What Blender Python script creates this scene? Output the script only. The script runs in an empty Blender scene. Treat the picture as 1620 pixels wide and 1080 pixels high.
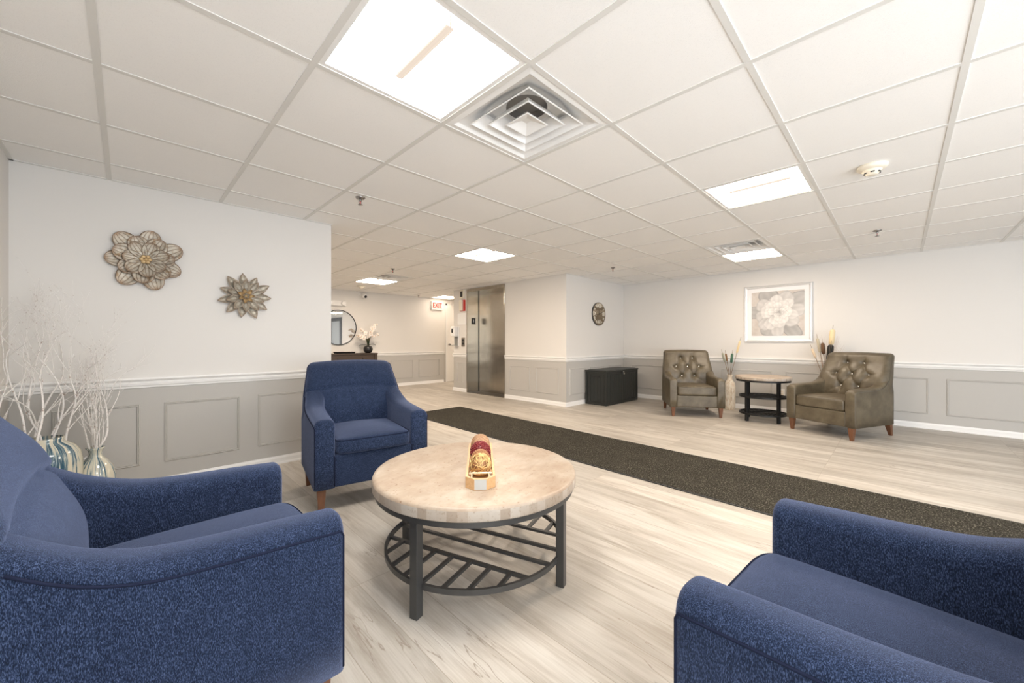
import bpy, bmesh, math, random
from mathutils import Vector, Matrix, noise
PI = math.pi
sc = bpy.context.scene
COL = sc.collection

# ------------------------------------------------------------------ camera, world, daylight, exposure
CAM_H = 1.064
CEIL = 2.167
cam_d = bpy.data.cameras.new('camera'); cam = bpy.data.objects.new('camera', cam_d); COL.objects.link(cam)
cam.location = (0, 0, CAM_H); cam.rotation_euler = (PI/2, 0, 0.7871 - PI/2)
cam_d.sensor_width = 36; cam_d.lens = 36*611.55/1620; cam_d.clip_start = 0.03; cam_d.clip_end = 60
sc.camera = cam
world = bpy.data.worlds.new('world'); sc.world = world; world.use_nodes = True
world.node_tree.nodes['Background'].inputs[0].default_value = (0.75, 0.86, 1.0, 1)
world.node_tree.nodes['Background'].inputs[1].default_value = 1.2
sc.view_settings.view_transform = 'Standard'; sc.view_settings.look = 'None'
sc.view_settings.exposure = 0.50; sc.view_settings.gamma = 1.0; sc.view_settings.use_curve_mapping = False

FIX_E = 85.0          # troffer reflector emission
def area(name, loc, rot, sx, sy, power, col):
    d = bpy.data.lights.new(name, 'AREA'); d.shape = 'RECTANGLE'; d.size = sx; d.size_y = sy
    d.energy = power; d.color = col
    o = bpy.data.objects.new(name, d); COL.objects.link(o); o.location = loc; o.rotation_euler = rot
    return o
# daylight coming through the glazed entrance behind the camera and fill light from an added, unseen side window
area('daylight_entrance', (1.3, -3.75, 1.15), (PI/2+0.30, 0, 0), 3.4, 2.0, 105, (0.90, 0.95, 1.0))
area('daylight_entrance_east', (5.0, -3.75, 1.15), (PI/2+0.16, 0, 0), 2.6, 2.0, 4, (1.0, 0.93, 0.86))
area('added_side_fill', (-0.72, -1.7, 1.25), (PI/2+0.35, 0, -PI/2), 2.2, 1.5, 75, (0.93, 0.96, 1.0))

# ------------------------------------------------------------------ helpers
def tag(o, label=None, cat=None, group=None, kind=None):
    if label: o['label'] = label
    if cat: o['category'] = cat
    if group: o['group'] = group
    if kind: o['kind'] = kind
    return o
def empty(name, loc=(0, 0, 0), rz=0, label=None, cat=None, group=None):
    o = bpy.data.objects.new(name, None); COL.objects.link(o); o.location = loc; o.rotation_euler = (0, 0, rz)
    o.empty_display_size = 0.1
    return tag(o, label, cat, group)
def recalc(me):
    bm = bmesh.new(); bm.from_mesh(me); bmesh.ops.recalc_face_normals(bm, faces=bm.faces); bm.to_mesh(me); bm.free()
class MB:
    def __init__(s): s.v = []; s.f = []; s.m = []; s.sm = []
    def add(s, vs, fs, mi=0, smooth=False, M=None):
        b = len(s.v)
        s.v += [tuple(M @ Vector(p)) if M is not None else tuple(p) for p in vs]
        for f in fs: s.f.append([b+i for i in f]); s.m.append(mi); s.sm.append(smooth)
        return s
    def box(s, x0, x1, y0, y1, z0, z1, mi=0, M=None):
        v = [(x0,y0,z0),(x1,y0,z0),(x1,y1,z0),(x0,y1,z0),(x0,y0,z1),(x1,y0,z1),(x1,y1,z1),(x0,y1,z1)]
        return s.add(v, [(0,3,2,1),(4,5,6,7),(0,1,5,4),(1,2,6,5),(2,3,7,6),(3,0,4,7)], mi, False, M)
    def tube(s, pts, r, n=8, mi=0, M=None, cap=True, smooth=True, closed=False):
        pts = [Vector(p) for p in pts]; N = len(pts)
        rs = r if isinstance(r, (list, tuple)) else [r]*N
        vs = []; fs = []; up = None
        for i in range(N):
            if closed: t = pts[(i+1) % N]-pts[i-1]
            else: t = pts[min(i+1, N-1)]-pts[max(i-1, 0)]
            if t.length < 1e-9: t = Vector((0, 0, 1))
            t.normalize()
            if up is None:
                up = Vector((0, 0, 1)) if abs(t.z) < 0.9 else Vector((1, 0, 0))
            a = up - t*up.dot(t)
            if a.length < 1e-6: a = t.orthogonal()
            a.normalize(); up = a; b = t.cross(a)
            for k in range(n):
                an = 2*PI*k/n + (PI/4 if n == 4 else 0)
                vs.append(pts[i]+a*math.cos(an)*rs[i]+b*math.sin(an)*rs[i])
        for i in range(N if closed else N-1):
            j = (i+1) % N
            for k in range(n):
                k2 = (k+1) % n
                fs.append((i*n+k, i*n+k2, j*n+k2, j*n+k))
        if cap and not closed:
            fs.append(tuple(range(n-1, -1, -1))); fs.append(tuple(range((N-1)*n, N*n)))
        return s.add(vs, fs, mi, smooth, M)
    def lathe(s, prof, n=32, mi=0, M=None, smooth=True, cap0=True, cap1=True):
        vs = []; fs = []
        for r, z in prof:
            for k in range(n): vs.append((r*math.cos(2*PI*k/n), r*math.sin(2*PI*k/n), z))
        for i in range(len(prof)-1):
            for k in range(n):
                k2 = (k+1) % n
                fs.append((i*n+k, i*n+k2, (i+1)*n+k2, (i+1)*n+k))
        if cap0: fs.append(tuple(range(n-1, -1, -1)))
        if cap1: fs.append(tuple(range((len(prof)-1)*n, len(prof)*n)))
        return s.add(vs, fs, mi, smooth, M)
    def build(s, name, mats, parent=None, bevel=0, seg=2, fix=True, subsurf=0, sharp=None, autosmooth=False):
        me = bpy.data.meshes.new(name); me.from_pydata(s.v, [], s.f)
        if not isinstance(mats, (list, tuple)): mats = [mats]
        for m in mats: me.materials.append(m)
        for p, mi, sm in zip(me.polygons, s.m, s.sm): p.material_index = mi; p.use_smooth = sm
        if fix: recalc(me)
        o = bpy.data.objects.new(name, me); COL.objects.link(o)
        if parent: o.parent = parent
        if bevel:
            b = o.modifiers.new('bevel', 'BEVEL'); b.width = bevel; b.segments = seg; b.limit_method = 'ANGLE'; b.angle_limit = 0.6
            for p in me.polygons: p.use_smooth = True
            b.harden_normals = True
        if subsurf:
            u = o.modifiers.new('sub', 'SUBSURF'); u.levels = subsurf; u.render_levels = subsurf
        return o
def sphere_pts(mb, c, r, nu=16, nv=10, sz=1.0, mi=0, M=None):
    prof = [(max(r*math.sin(PI*i/nv), 0.0002), -r*sz*math.cos(PI*i/nv)) for i in range(nv+1)]
    T = Matrix.Translation(c)
    mb.lathe(prof, nu, mi, (M @ T) if M is not None else T)
def structure(o): o['kind'] = 'structure'; return o

# ------------------------------------------------------------------ materials
def new_mat(name):
    m = bpy.data.materials.new(name); m.use_nodes = True; nt = m.node_tree
    return m, nt, nt.nodes['Principled BSDF']
def simple(name, col, rough=0.5, metal=0.0, emis=None, es=0, spec=None, coat=0):
    m, nt, b = new_mat(name)
    b.inputs['Base Color'].default_value = (*col, 1); b.inputs['Roughness'].default_value = rough; b.inputs['Metallic'].default_value = metal
    if emis: b.inputs['Emission Color'].default_value = (*emis, 1); b.inputs['Emission Strength'].default_value = es
    if spec is not None: b.inputs['Specular IOR Level'].default_value = spec
    if coat: b.inputs['Coat Weight'].default_value = coat
    return m
def N(nt, typ, **kw):
    n = nt.nodes.new(typ)
    for k, v in kw.items():
        if k in n.inputs.keys() if hasattr(n.inputs, 'keys') else False: n.inputs[k].default_value = v
        else: setattr(n, k, v)
    return n
def ramp(nt, stops, interp='LINEAR'):
    r = nt.nodes.new('ShaderNodeValToRGB'); r.color_ramp.interpolation = interp
    e = r.color_ramp.elements
    while len(e) < len(stops): e.new(0.5)
    for i, (p, c) in enumerate(stops): e[i].position = p; e[i].color = (*c, 1) if len(c) == 3 else c
    return r
def coords(nt, kind='Object', scale=(1, 1, 1), rot=(0, 0, 0), loc=(0, 0, 0)):
    t = nt.nodes.new('ShaderNodeTexCoord'); m = nt.nodes.new('ShaderNodeMapping')
    m.inputs['Scale'].default_value = scale; m.inputs['Rotation'].default_value = rot; m.inputs['Location'].default_value = loc
    nt.links.new(t.outputs[kind], m.inputs['Vector']); return m
def noise_n(nt, vec, scale, detail=3, rough=0.5):
    n = nt.nodes.new('ShaderNodeTexNoise'); n.inputs['Scale'].default_value = scale; n.inputs['Detail'].default_value = detail
    n.inputs['Roughness'].default_value = rough
    if vec is not None: nt.links.new(vec, n.inputs['Vector'])
    return n
def bump(nt, height, bsdf, strength=0.3, dist=0.01):
    b = nt.nodes.new('ShaderNodeBump'); b.inputs['Strength'].default_value = strength; b.inputs['Distance'].default_value = dist
    nt.links.new(height, b.inputs['Height']); nt.links.new(b.outputs['Normal'], bsdf.inputs['Normal']); return b
def mix(nt, fac, a, b, mode='MIX'):
    m = nt.nodes.new('ShaderNodeMix'); m.data_type = 'RGBA'; m.blend_type = mode
    L = nt.links
    for sock, v in ((m.inputs[0], fac), (m.inputs[6], a), (m.inputs[7], b)):
        if hasattr(v, 'is_linked') or hasattr(v, 'node'): L.new(v, sock)
        elif isinstance(v, (int, float)): sock.default_value = v
        else: sock.default_value = (*v, 1)
    return m.outputs[2]
def mathn(nt, op, a, b=None):
    m = nt.nodes.new('ShaderNodeMath'); m.operation = op
    for i, v in enumerate((a, b)):
        if v is None: continue
        if isinstance(v, (int, float)): m.inputs[i].default_value = v
        else: nt.links.new(v, m.inputs[i])
    return m.outputs[0]

def paint(name, col, rough=0.55):
    m, nt, b = new_mat(name)
    c = coords(nt); n = noise_n(nt, c.outputs[0], 140, 2)
    b.inputs['Base Color'].default_value = (*col, 1); b.inputs['Roughness'].default_value = rough
    b.inputs['Specular IOR Level'].default_value = 0.3
    bump(nt, n.outputs[0], b, 0.05, 0.004); return m
M = {}
M['wall'] = paint('wall_paint', (0.735, 0.71, 0.675))
M['wain'] = paint('wainscot_paint', (0.49, 0.472, 0.442))
M['trim'] = simple('white_trim', (0.84, 0.83, 0.81), 0.35)
M['white_plastic'] = simple('white_plastic', (0.82, 0.81, 0.79), 0.35)
M['ivory'] = simple('ivory_plastic', (0.80, 0.74, 0.62), 0.4)
M['white_metal'] = simple('white_enamel', (0.88, 0.88, 0.87), 0.4)
M['grid'] = simple('ceiling_tee', (0.74, 0.73, 0.70), 0.5)
M['black'] = simple('black_plastic', (0.012, 0.012, 0.013), 0.4)
M['glass_dark'] = simple('smoked_lens', (0.02, 0.02, 0.022), 0.1)
M['chrome'] = simple('chrome', (0.36, 0.35, 0.34), 0.25, 1)
M['red'] = simple('red_plastic', (0.55, 0.03, 0.02), 0.4)
M['mirror'] = simple('mirror_glass', (0.86, 0.87, 0.87), 0.02, 1)
M['nickel'] = simple('nickel_button', (0.85, 0.82, 0.76), 0.25, 1)
M['paper'] = simple('paper', (0.82, 0.82, 0.80), 0.7)
M['mat_board'] = simple('mat_board', (0.85, 0.84, 0.84), 0.8)
M['frame_silver'] = simple('silver_frame', (0.78, 0.775, 0.77), 0.3, 0.35)
M['dark_door'] = simple('dark_grey_frame', (0.10, 0.095, 0.09), 0.5)
M['grey_door'] = simple('grey_door_paint', (0.45, 0.45, 0.43), 0.5)
M['white_door'] = simple('white_door_paint', (0.80, 0.78, 0.75), 0.45)
M['glass'] = simple('clear_glass', (1, 1, 1), 0.0); M['glass'].node_tree.nodes['Principled BSDF'].inputs['Transmission Weight'].default_value = 1

def m_tile():
    m, nt, b = new_mat('ceiling_tile')
    c = coords(nt); n = noise_n(nt, c.outputs[0], 260, 4, 0.7); n2 = noise_n(nt, c.outputs[0], 2.0, 2)
    col = mix(nt, n2.outputs[0], (0.93, 0.92, 0.90), (0.95, 0.94, 0.925))
    r = ramp(nt, [(0.28, (0.90, 0.90, 0.90)), (0.45, (1, 1, 1))]); nt.links.new(n.outputs[0], r.inputs[0])
    col2 = mix(nt, 1.0, col, r.outputs[0], 'MULTIPLY')
    nt.links.new(col2, b.inputs['Base Color']); b.inputs['Roughness'].default_value = 0.85
    b.inputs['Specular IOR Level'].default_value = 0.15
    bump(nt, n.outputs[0], b, 0.25, 0.004); return m
M['tile'] = m_tile()

def m_floor():
    m, nt, b = new_mat('plank_floor'); L = nt.links
    c = coords(nt, rot=(0, 0, PI/2))      # bricks run along world Y
    br = nt.nodes.new('ShaderNodeTexBrick'); L.new(c.outputs[0], br.inputs['Vector'])
    br.offset = 0.37; br.offset_frequency = 1; br.squash = 1
    for k, v in (('Scale', 1.0), ('Mortar Size', 0.0016), ('Mortar Smooth', 0.3), ('Bias', 0.0), ('Brick Width', 1.22), ('Row Height', 0.18)): br.inputs[k].default_value = v
    br.inputs['Color1'].default_value = (0, 0, 0, 1); br.inputs['Color2'].default_value = (1, 1, 1, 1); br.inputs['Mortar'].default_value = (0.5, 0.5, 0.5, 1)
    # per plank random offset of the grain
    cmb = nt.nodes.new('ShaderNodeVectorMath'); cmb.operation = 'MULTIPLY_ADD'
    L.new(br.outputs['Color'], cmb.inputs[0]); cmb.inputs[1].default_value = (7.3, 3.1, 5.7); L.new(c.outputs[0], cmb.inputs[2])
    g = nt.nodes.new('ShaderNodeMapping'); g.inputs['Scale'].default_value = (1.1, 9, 1); L.new(cmb.outputs[0], g.inputs['Vector'])
    n1 = noise_n(nt, g.outputs[0], 1.6, 6, 0.62); n1.inputs['Distortion'].default_value = 0.6
    g2 = nt.nodes.new('ShaderNodeMapping'); g2.inputs['Scale'].default_value = (4, 110, 1); L.new(cmb.outputs[0], g2.inputs['Vector'])
    n2 = noise_n(nt, g2.outputs[0], 1.5, 3, 0.6)
    g3 = nt.nodes.new('ShaderNodeMapping'); g3.inputs['Scale'].default_value = (0.55, 6.0, 1); L.new(cmb.outputs[0], g3.inputs['Vector'])
    n3 = noise_n(nt, g3.outputs[0], 1.7, 4, 0.55); n3.inputs['Distortion'].default_value = 0.5
    r1 = ramp(nt, [(0.22, (0.28, 0.245, 0.205)), (0.38, (0.42, 0.38, 0.33)), (0.56, (0.525, 0.49, 0.44)), (0.8, (0.58, 0.555, 0.51))]); L.new(n1.outputs[0], r1.inputs[0])
    r2 = ramp(nt, [(0.3, (0.90, 0.89, 0.87)), (0.6, (1.03, 1.03, 1.03))]); L.new(n2.outputs[0], r2.inputs[0])
    col = mix(nt, 1.0, r1.outputs[0], r2.outputs[0], 'MULTIPLY')
    rp = ramp(nt, [(0.0, (0.80, 0.79, 0.775)), (1.0, (1.08, 1.08, 1.08))]); L.new(br.outputs['Color'], rp.inputs[0])
    col = mix(nt, 1.0, col, rp.outputs[0], 'MULTIPLY')
    # thin dark cracks / knots
    r3 = ramp(nt, [(0.493, (0, 0, 0)), (0.499, (1, 1, 1)), (0.501, (1, 1, 1)), (0.507, (0, 0, 0))]); L.new(n3.outputs[0], r3.inputs[0])
    msk = noise_n(nt, c.outputs[0], 2.3, 2); rm = ramp(nt, [(0.50, (0, 0, 0)), (0.60, (1, 1, 1))]); L.new(msk.outputs[0], rm.inputs[0])
    f = mathn(nt, 'MULTIPLY', r3.outputs[0], rm.outputs[0]); f = mathn(nt, 'MULTIPLY', f, 0.75)
    col = mix(nt, f, col, (0.22, 0.17, 0.13))
    seam = mathn(nt, 'MULTIPLY', br.outputs['Fac'], 0.85)
    col = mix(nt, seam, col, (0.30, 0.26, 0.21))
    L.new(col, b.inputs['Base Color']); b.inputs['Roughness'].default_value = 0.42; b.inputs['Specular IOR Level'].default_value = 0.4
    hh = mathn(nt, 'SUBTRACT', n2.outputs[0], br.outputs['Fac'])
    bump(nt, hh, b, 0.10, 0.002); return m
M['floor'] = m_floor()

def m_carpet():
    m, nt, b = new_mat('charcoal_carpet')
    c = coords(nt); n = noise_n(nt, c.outputs[0], 110, 3, 0.75); n2 = noise_n(nt, c.outputs[0], 6, 3)
    r = ramp(nt, [(0.40, (0.018, 0.0165, 0.012)), (0.54, (0.038, 0.034, 0.026)), (0.66, (0.20, 0.185, 0.15))]); nt.links.new(n.outputs[0], r.inputs[0])
    r2 = ramp(nt, [(0.3, (0.85, 0.85, 0.85)), (0.7, (1.1, 1.1, 1.1))]); nt.links.new(n2.outputs[0], r2.inputs[0])
    nt.links.new(mix(nt, 1.0, r.outputs[0], r2.outputs[0], 'MULTIPLY'), b.inputs['Base Color']); b.inputs['Roughness'].default_value = 0.95
    b.inputs['Specular IOR Level'].default_value = 0.1
    bump(nt, n.outputs[0], b, 0.8, 0.006); return m
M['carpet'] = m_carpet()
M['rubber'] = simple('rubber_edge', (0.03, 0.03, 0.028), 0.7)

def m_blue():
    m, nt, b = new_mat('blue_chenille'); L = nt.links
    c = coords(nt, scale=(1, 1, 0.30)); n = noise_n(nt, c.outputs[0], 640, 2, 0.7)
    c2 = coords(nt); n2 = noise_n(nt, c2.outputs[0], 55, 3, 0.6); n3 = noise_n(nt, c2.outputs[0], 7, 3)
    r = ramp(nt, [(0.36, (0.004, 0.007, 0.016)), (0.50, (0.011, 0.020, 0.050)), (0.66, (0.058, 0.086, 0.165))]); L.new(n.outputs[0], r.inputs[0])
    r2 = ramp(nt, [(0.3, (0.82, 0.84, 0.86)), (0.7, (1.15, 1.13, 1.11))]); L.new(n2.outputs[0], r2.inputs[0])
    r3 = ramp(nt, [(0.3, (0.9, 0.9, 0.92)), (0.7, (1.12, 1.1, 1.08))]); L.new(n3.outputs[0], r3.inputs[0])
    col = mix(nt, 1.0, mix(nt, 1.0, r.outputs[0], r2.outputs[0], 'MULTIPLY'), r3.outputs[0], 'MULTIPLY')
    L.new(col, b.inputs['Base Color']); b.inputs['Roughness'].default_value = 0.9; b.inputs['Specular IOR Level'].default_value = 0.15
    b.inputs['Sheen Weight'].default_value = 0.35; b.inputs['Sheen Roughness'].default_value = 0.45; b.inputs['Sheen Tint'].default_value = (0.50, 0.60, 0.95, 1)
    bump(nt, n.outputs[0], b, 0.5, 0.002); return m
M['blue'] = m_blue()
M['blue_piping'] = simple('navy_piping', (0.012, 0.016, 0.036), 0.95, spec=0.1)

def m_leather():
    m, nt, b = new_mat('taupe_leather'); L = nt.links
    c = coords(nt); n = noise_n(nt, c.outputs[0], 9, 4, 0.6); n2 = noise_n(nt, c.outputs[0], 90, 3, 0.6)
    r = ramp(nt, [(0.3, (0.068, 0.052, 0.031)), (0.55, (0.108, 0.086, 0.053)), (0.75, (0.150, 0.122, 0.078))]); L.new(n.outputs[0], r.inputs[0])
    L.new(r.outputs[0], b.inputs['Base Color']); b.inputs['Roughness'].default_value = 0.42; b.inputs['Specular IOR Level'].default_value = 0.55
    bump(nt, n2.outputs[0], b, 0.12, 0.003); return m
M['leather'] = m_leather()
M['leather_piping'] = simple('leather_piping', (0.10, 0.085, 0.062), 0.4)

def m_wood(name, c0, c1, rough=0.35, scale=(3, 3, 30), axis_rot=(0, 0, 0)):
    m, nt, b = new_mat(name); L = nt.links
    c = coords(nt, scale=scale, rot=axis_rot); n = noise_n(nt, c.outputs[0], 3, 4, 0.6)
    L.new(mix(nt, n.outputs[0], c0, c1), b.inputs['Base Color']); b.inputs['Roughness'].default_value = rough; return m
M['walnut'] = m_wood('walnut_leg', (0.085, 0.032, 0.014), (0.20, 0.082, 0.036), 0.35, (20, 20, 3))
M['pine'] = m_wood('pine_wood', (0.50, 0.27, 0.11), (0.78, 0.50, 0.26), 0.45, (3, 30, 30))
M['espresso'] = m_wood('espresso_wood', (0.030, 0.020, 0.014), (0.075, 0.05, 0.036), 0.4, (3, 30, 30))
M['gunmetal'] = simple('gunmetal_steel', (0.085, 0.085, 0.085), 0.42, 0.6)
M['dark_metal'] = simple('dark_bronze_metal', (0.02, 0.02, 0.02), 0.45, 0.5)

def m_stone():
    m, nt, b = new_mat('travertine'); L = nt.links
    c = coords(nt); n = noise_n(nt, c.outputs[0], 5, 5, 0.6); n2 = noise_n(nt, c.outputs[0], 60, 4, 0.7); 
    c3 = coords(nt, scale=(3, 12, 3)); n3 = noise_n(nt, c3.outputs[0], 3, 4, 0.6)
    r = ramp(nt, [(0.3, (0.34, 0.25, 0.18)), (0.5, (0.395, 0.315, 0.24)), (0.68, (0.47, 0.41, 0.34))]); L.new(n.outputs[0], r.inputs[0])
    r2 = ramp(nt, [(0.30, (0.55, 0.40, 0.28)), (0.40, (1, 1, 1))]); L.new(n2.outputs[0], r2.inputs[0])
    r3 = ramp(nt, [(0.3, (0.92, 0.9, 0.88)), (0.7, (1.05, 1.05, 1.05))]); L.new(n3.outputs[0], r3.inputs[0])
    col = mix(nt, 1.0, mix(nt, 1.0, r.outputs[0], r2.outputs[0], 'MULTIPLY'), r3.outputs[0], 'MULTIPLY')
    L.new(col, b.inputs['Base Color']); b.inputs['Roughness'].default_value = 0.42
    bump(nt, n2.outputs[0], b, 0.06, 0.002); return m
def m_stone_edge():
    m, nt, b = new_mat('travertine_edge_tiles'); L = nt.links
    t = nt.nodes.new('ShaderNodeTexCoord'); s = nt.nodes.new('ShaderNodeSeparateXYZ'); L.new(t.outputs['Object'], s.inputs[0])
    a = mathn(nt, 'ARCTAN2', s.outputs[1], s.outputs[0]); a = mathn(nt, 'MULTIPLY', a, 76/(2*PI)); fl = mathn(nt, 'FLOOR', a)
    wn = nt.nodes.new('ShaderNodeTexWhiteNoise'); wn.noise_dimensions = '1D'; L.new(fl, wn.inputs['W'])
    r = ramp(nt, [(0.0, (0.39, 0.31, 0.24)), (0.45, (0.48, 0.405, 0.335)), (1.0, (0.58, 0.525, 0.46))]); L.new(wn.outputs['Value'], r.inputs[0])
    n2 = noise_n(nt, t.outputs['Object'], 70, 4, 0.7); r2 = ramp(nt, [(0.32, (0.75, 0.68, 0.6)), (0.45, (1, 1, 1))]); L.new(n2.outputs[0], r2.inputs[0])
    L.new(mix(nt, 1.0, r.outputs[0], r2.outputs[0], 'MULTIPLY'), b.inputs['Base Color']); b.inputs['Roughness'].default_value = 0.4; return m
M['stone'] = m_stone(); M['stone_edge'] = m_stone_edge()

def m_steel():
    m, nt, b = new_mat('brushed_steel'); L = nt.links
    c = coords(nt, scale=(90, 90, 0.6)); n = noise_n(nt, c.outputs[0], 2, 3, 0.6)
    c2 = coords(nt, scale=(0.5, 0.5, 2.2)); n2 = noise_n(nt, c2.outputs[0], 1.6, 2, 0.5)
    r = ramp(nt, [(0.3, (0.40, 0.365, 0.31)), (0.7, (0.50, 0.46, 0.40))]); L.new(n.outputs[0], r.inputs[0])
    L.new(r.outputs[0], b.inputs['Base Color']); b.inputs['Metallic'].default_value = 1; b.inputs['Roughness'].default_value = 0.24
    b.inputs['Anisotropic'].default_value = 0.3
    bump(nt, n2.outputs[0], b, 0.25, 0.03); return m
M['steel'] = m_steel()

def m_vase(name, k, loc=0.0):
    m, nt, b = new_mat(name); L = nt.links
    t = nt.nodes.new('ShaderNodeTexCoord'); s = nt.nodes.new('ShaderNodeSeparateXYZ'); L.new(t.outputs['Object'], s.inputs[0])
    a = mathn(nt, 'ARCTAN2', s.outputs[1], s.outputs[0])
    co = mathn(nt, 'COSINE', a); si = mathn(nt, 'SINE', a)
    cb = nt.nodes.new('ShaderNodeCombineXYZ'); L.new(mathn(nt, 'MULTIPLY', co, k), cb.inputs[0]); L.new(mathn(nt, 'MULTIPLY', si, k), cb.inputs[1])
    L.new(mathn(nt, 'MULTIPLY_ADD', s.outputs[2], 1.6), cb.inputs[2])
    cb.inputs[2].default_value = loc
    n = noise_n(nt, cb.outputs[0], 1.7, 6, 0.62)
    r = ramp(nt, [(0.40, (0.62, 0.58, 0.46)), (0.49, (0.58, 0.56, 0.46)), (0.53, (0.25, 0.33, 0.35)), (0.58, (0.03, 0.075, 0.12)), (0.63, (0.08, 0.17, 0.22)), (0.70, (0.56, 0.55, 0.45))]); L.new(n.outputs[0], r.inputs[0])
    L.new(r.outputs[0], b.inputs['Base Color']); b.inputs['Roughness'].default_value = 0.12; b.inputs['Coat Weight'].default_value = 0.4; return m
M['vase_a'] = m_vase('painted_ceramic_wide', 3.2); M['vase_b'] = m_vase('painted_ceramic_small', 3.0)
def m_whitewash():
    m, nt, b = new_mat('whitewashed_vase'); L = nt.links
    c = coords(nt, scale=(30, 30, 5)); n = noise_n(nt, c.outputs[0], 2.5, 4, 0.7)
    r = ramp(nt, [(0.35, (0.52, 0.38, 0.25)), (0.46, (0.76, 0.66, 0.52)), (0.6, (0.84, 0.79, 0.70))]); L.new(n.outputs[0], r.inputs[0])
    L.new(r.outputs[0], b.inputs['Base Color']); b.inputs['Roughness'].default_value = 0.7; return m
M['whitewash'] = m_whitewash()
def m_branch():
    m, nt, b = new_mat('white_painted_branch'); L = nt.links
    c = coords(nt); n = noise_n(nt, c.outputs[0], 60, 3, 0.6)
    r = ramp(nt, [(0.33, (0.42, 0.33, 0.28)), (0.42, (0.80, 0.77, 0.74))]); L.new(n.outputs[0], r.inputs[0])
    L.new(r.outputs[0], b.inputs['Base Color']); b.inputs['Roughness'].default_value = 0.7; return m
M['branch'] = m_branch()

def m_petal(name, c0, c1, rib, ribs=9):
    # c0 field, c1 rust/edge, UV: x across, y along
    m, nt, b = new_mat(name); L = nt.links
    uv = nt.nodes.new('ShaderNodeUVMap'); s = nt.nodes.new('ShaderNodeSeparateXYZ'); L.new(uv.outputs[0], s.inputs[0])
    ph = mathn(nt, 'MULTIPLY', s.outputs[0], ribs*2*PI); w = mathn(nt, 'COSINE', ph); w = mathn(nt, 'MULTIPLY_ADD', w, 0.5); w.node.inputs[2].default_value = 0.5
    w = mathn(nt, 'POWER', w, 6.0); w = mathn(nt, 'MULTIPLY', w, rib)
    c = coords(nt); n = noise_n(nt, c.outputs[0], 35, 4, 0.65)
    r = ramp(nt, [(0.32, c1), (0.50, c0), (0.75, tuple(min(1, x*1.35) for x in c0))]); L.new(n.outputs[0], r.inputs[0])
    e = mathn(nt, 'POWER', s.outputs[1], 9.0); e = mathn(nt, 'MULTIPLY', e, 0.8)
    col = mix(nt, e, r.outputs[0], (0.20, 0.10, 0.045)); col = mix(nt, w, col, (0.12, 0.075, 0.045))
    L.new(col, b.inputs['Base Color']); b.inputs['Metallic'].default_value = 0.55; b.inputs['Roughness'].default_value = 0.5
    return m
M['petal_rib'] = m_petal('ribbed_metal_petal', (0.44, 0.40, 0.33), (0.30, 0.20, 0.11), 0.75, 5)
M['petal_plain'] = m_petal('galvanised_metal_petal', (0.42, 0.385, 0.32), (0.22, 0.18, 0.13), 0.0)
M['gold_petal'] = m_petal('gold_metal_petal', (0.60, 0.44, 0.24), (0.30, 0.2, 0.1), 0.0)

# ------------------------------------------------------------------ room shell
GX0, GY0, TS = 1.136, 1.6448, 0.61
fl = structure(MB().box(-0.6, 9.6, -4.6, 8.6, -0.1, 0).build('floor', M['floor']))
T = 0.12
RAIL_B, RAIL_T = 0.737, 0.806
def wall(name, x0, x1, y0, y1, z0=0, z1=CEIL+0.3, wains=True):
    mb = MB()
    if wains and z0 < RAIL_B:
        mb.box(x0, x1, y0, y1, z0, RAIL_B, 1); mb.box(x0, x1, y0, y1, RAIL_B, z1, 0)
    else: mb.box(x0, x1, y0, y1, z0, z1, 0)
    return structure(mb.build(name, [M['wall'], M['wain']], fix=False))
YL, XR, XE, YS, YF, XH, XW = 3.82, 6.92, 5.06, 3.83, 8.45, 1.378, -0.508
EL0, EL1, ELT = 5.263, 6.412, 2.155
wall('wall_left', XW, XH, YL, YL+T)
wall('wall_left_return', XH-T, XH, YL+T, YF)
wall('wall_far', XH-T, 9.0, YF, YF+T)
wall('wall_right', XR, XR+T, -4.0, YS)
wall('wall_alcove', XE, XR+T, YS, YS+T)
ew = MB()
for a, b_ in ((YS+T, EL0), (EL1, 6.88)):
    ew.box(XE, XE+T, a, b_, 0, RAIL_B, 1); ew.box(XE, XE+T, a, b_, RAIL_B, CEIL+0.3, 0)
ew.box(XE, XE+T, EL0, EL1, ELT, CEIL+0.3, 0)
structure(ew.build('wall_elevator', [M['wall'], M['wain']], fix=False))
wall('wall_hall', XE+T, 9.0, 6.88-T, 6.88)
wall('wall_hall_end', 9.0, 9.0+T, 6.88-T, YF)
# west wall with an added side window for fill light (unseen, behind the camera), back wall with a glazed entrance
ww = MB()
def wwbox(y0, y1, z0, z1, mi): ww.box(XW-T, XW, y0, y1, z0, z1, mi)
wwbox(-0.6, YL+T, 0, RAIL_B, 1); wwbox(-0.6, YL+T, RAIL_B, CEIL+0.3, 0)
wwbox(-4.0, -2.8, 0, RAIL_B, 1); wwbox(-4.0, -2.8, RAIL_B, CEIL+0.3, 0)
wwbox(-2.8, -0.6, 0, 0.5, 1); wwbox(-2.8, -0.6, 2.0, CEIL+0.3, 0)
structure(ww.build('wall_west', [M['wall'], M['wain']], fix=False))
bw = MB()
for a, b_ in ((XW-T, -0.4), (3.0, 3.7), (6.3, XR+T)): bw.box(a, b_, -3.6-T, -3.6, 0, CEIL+0.3, 0)
for a, b_ in ((-0.4, 3.0), (3.7, 6.3)): bw.box(a, b_, -3.6-T, -3.6, 2.1, CEIL+0.3, 0)
structure(bw.build('wall_back', [M['wall'], M['wain']], fix=False))
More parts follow.
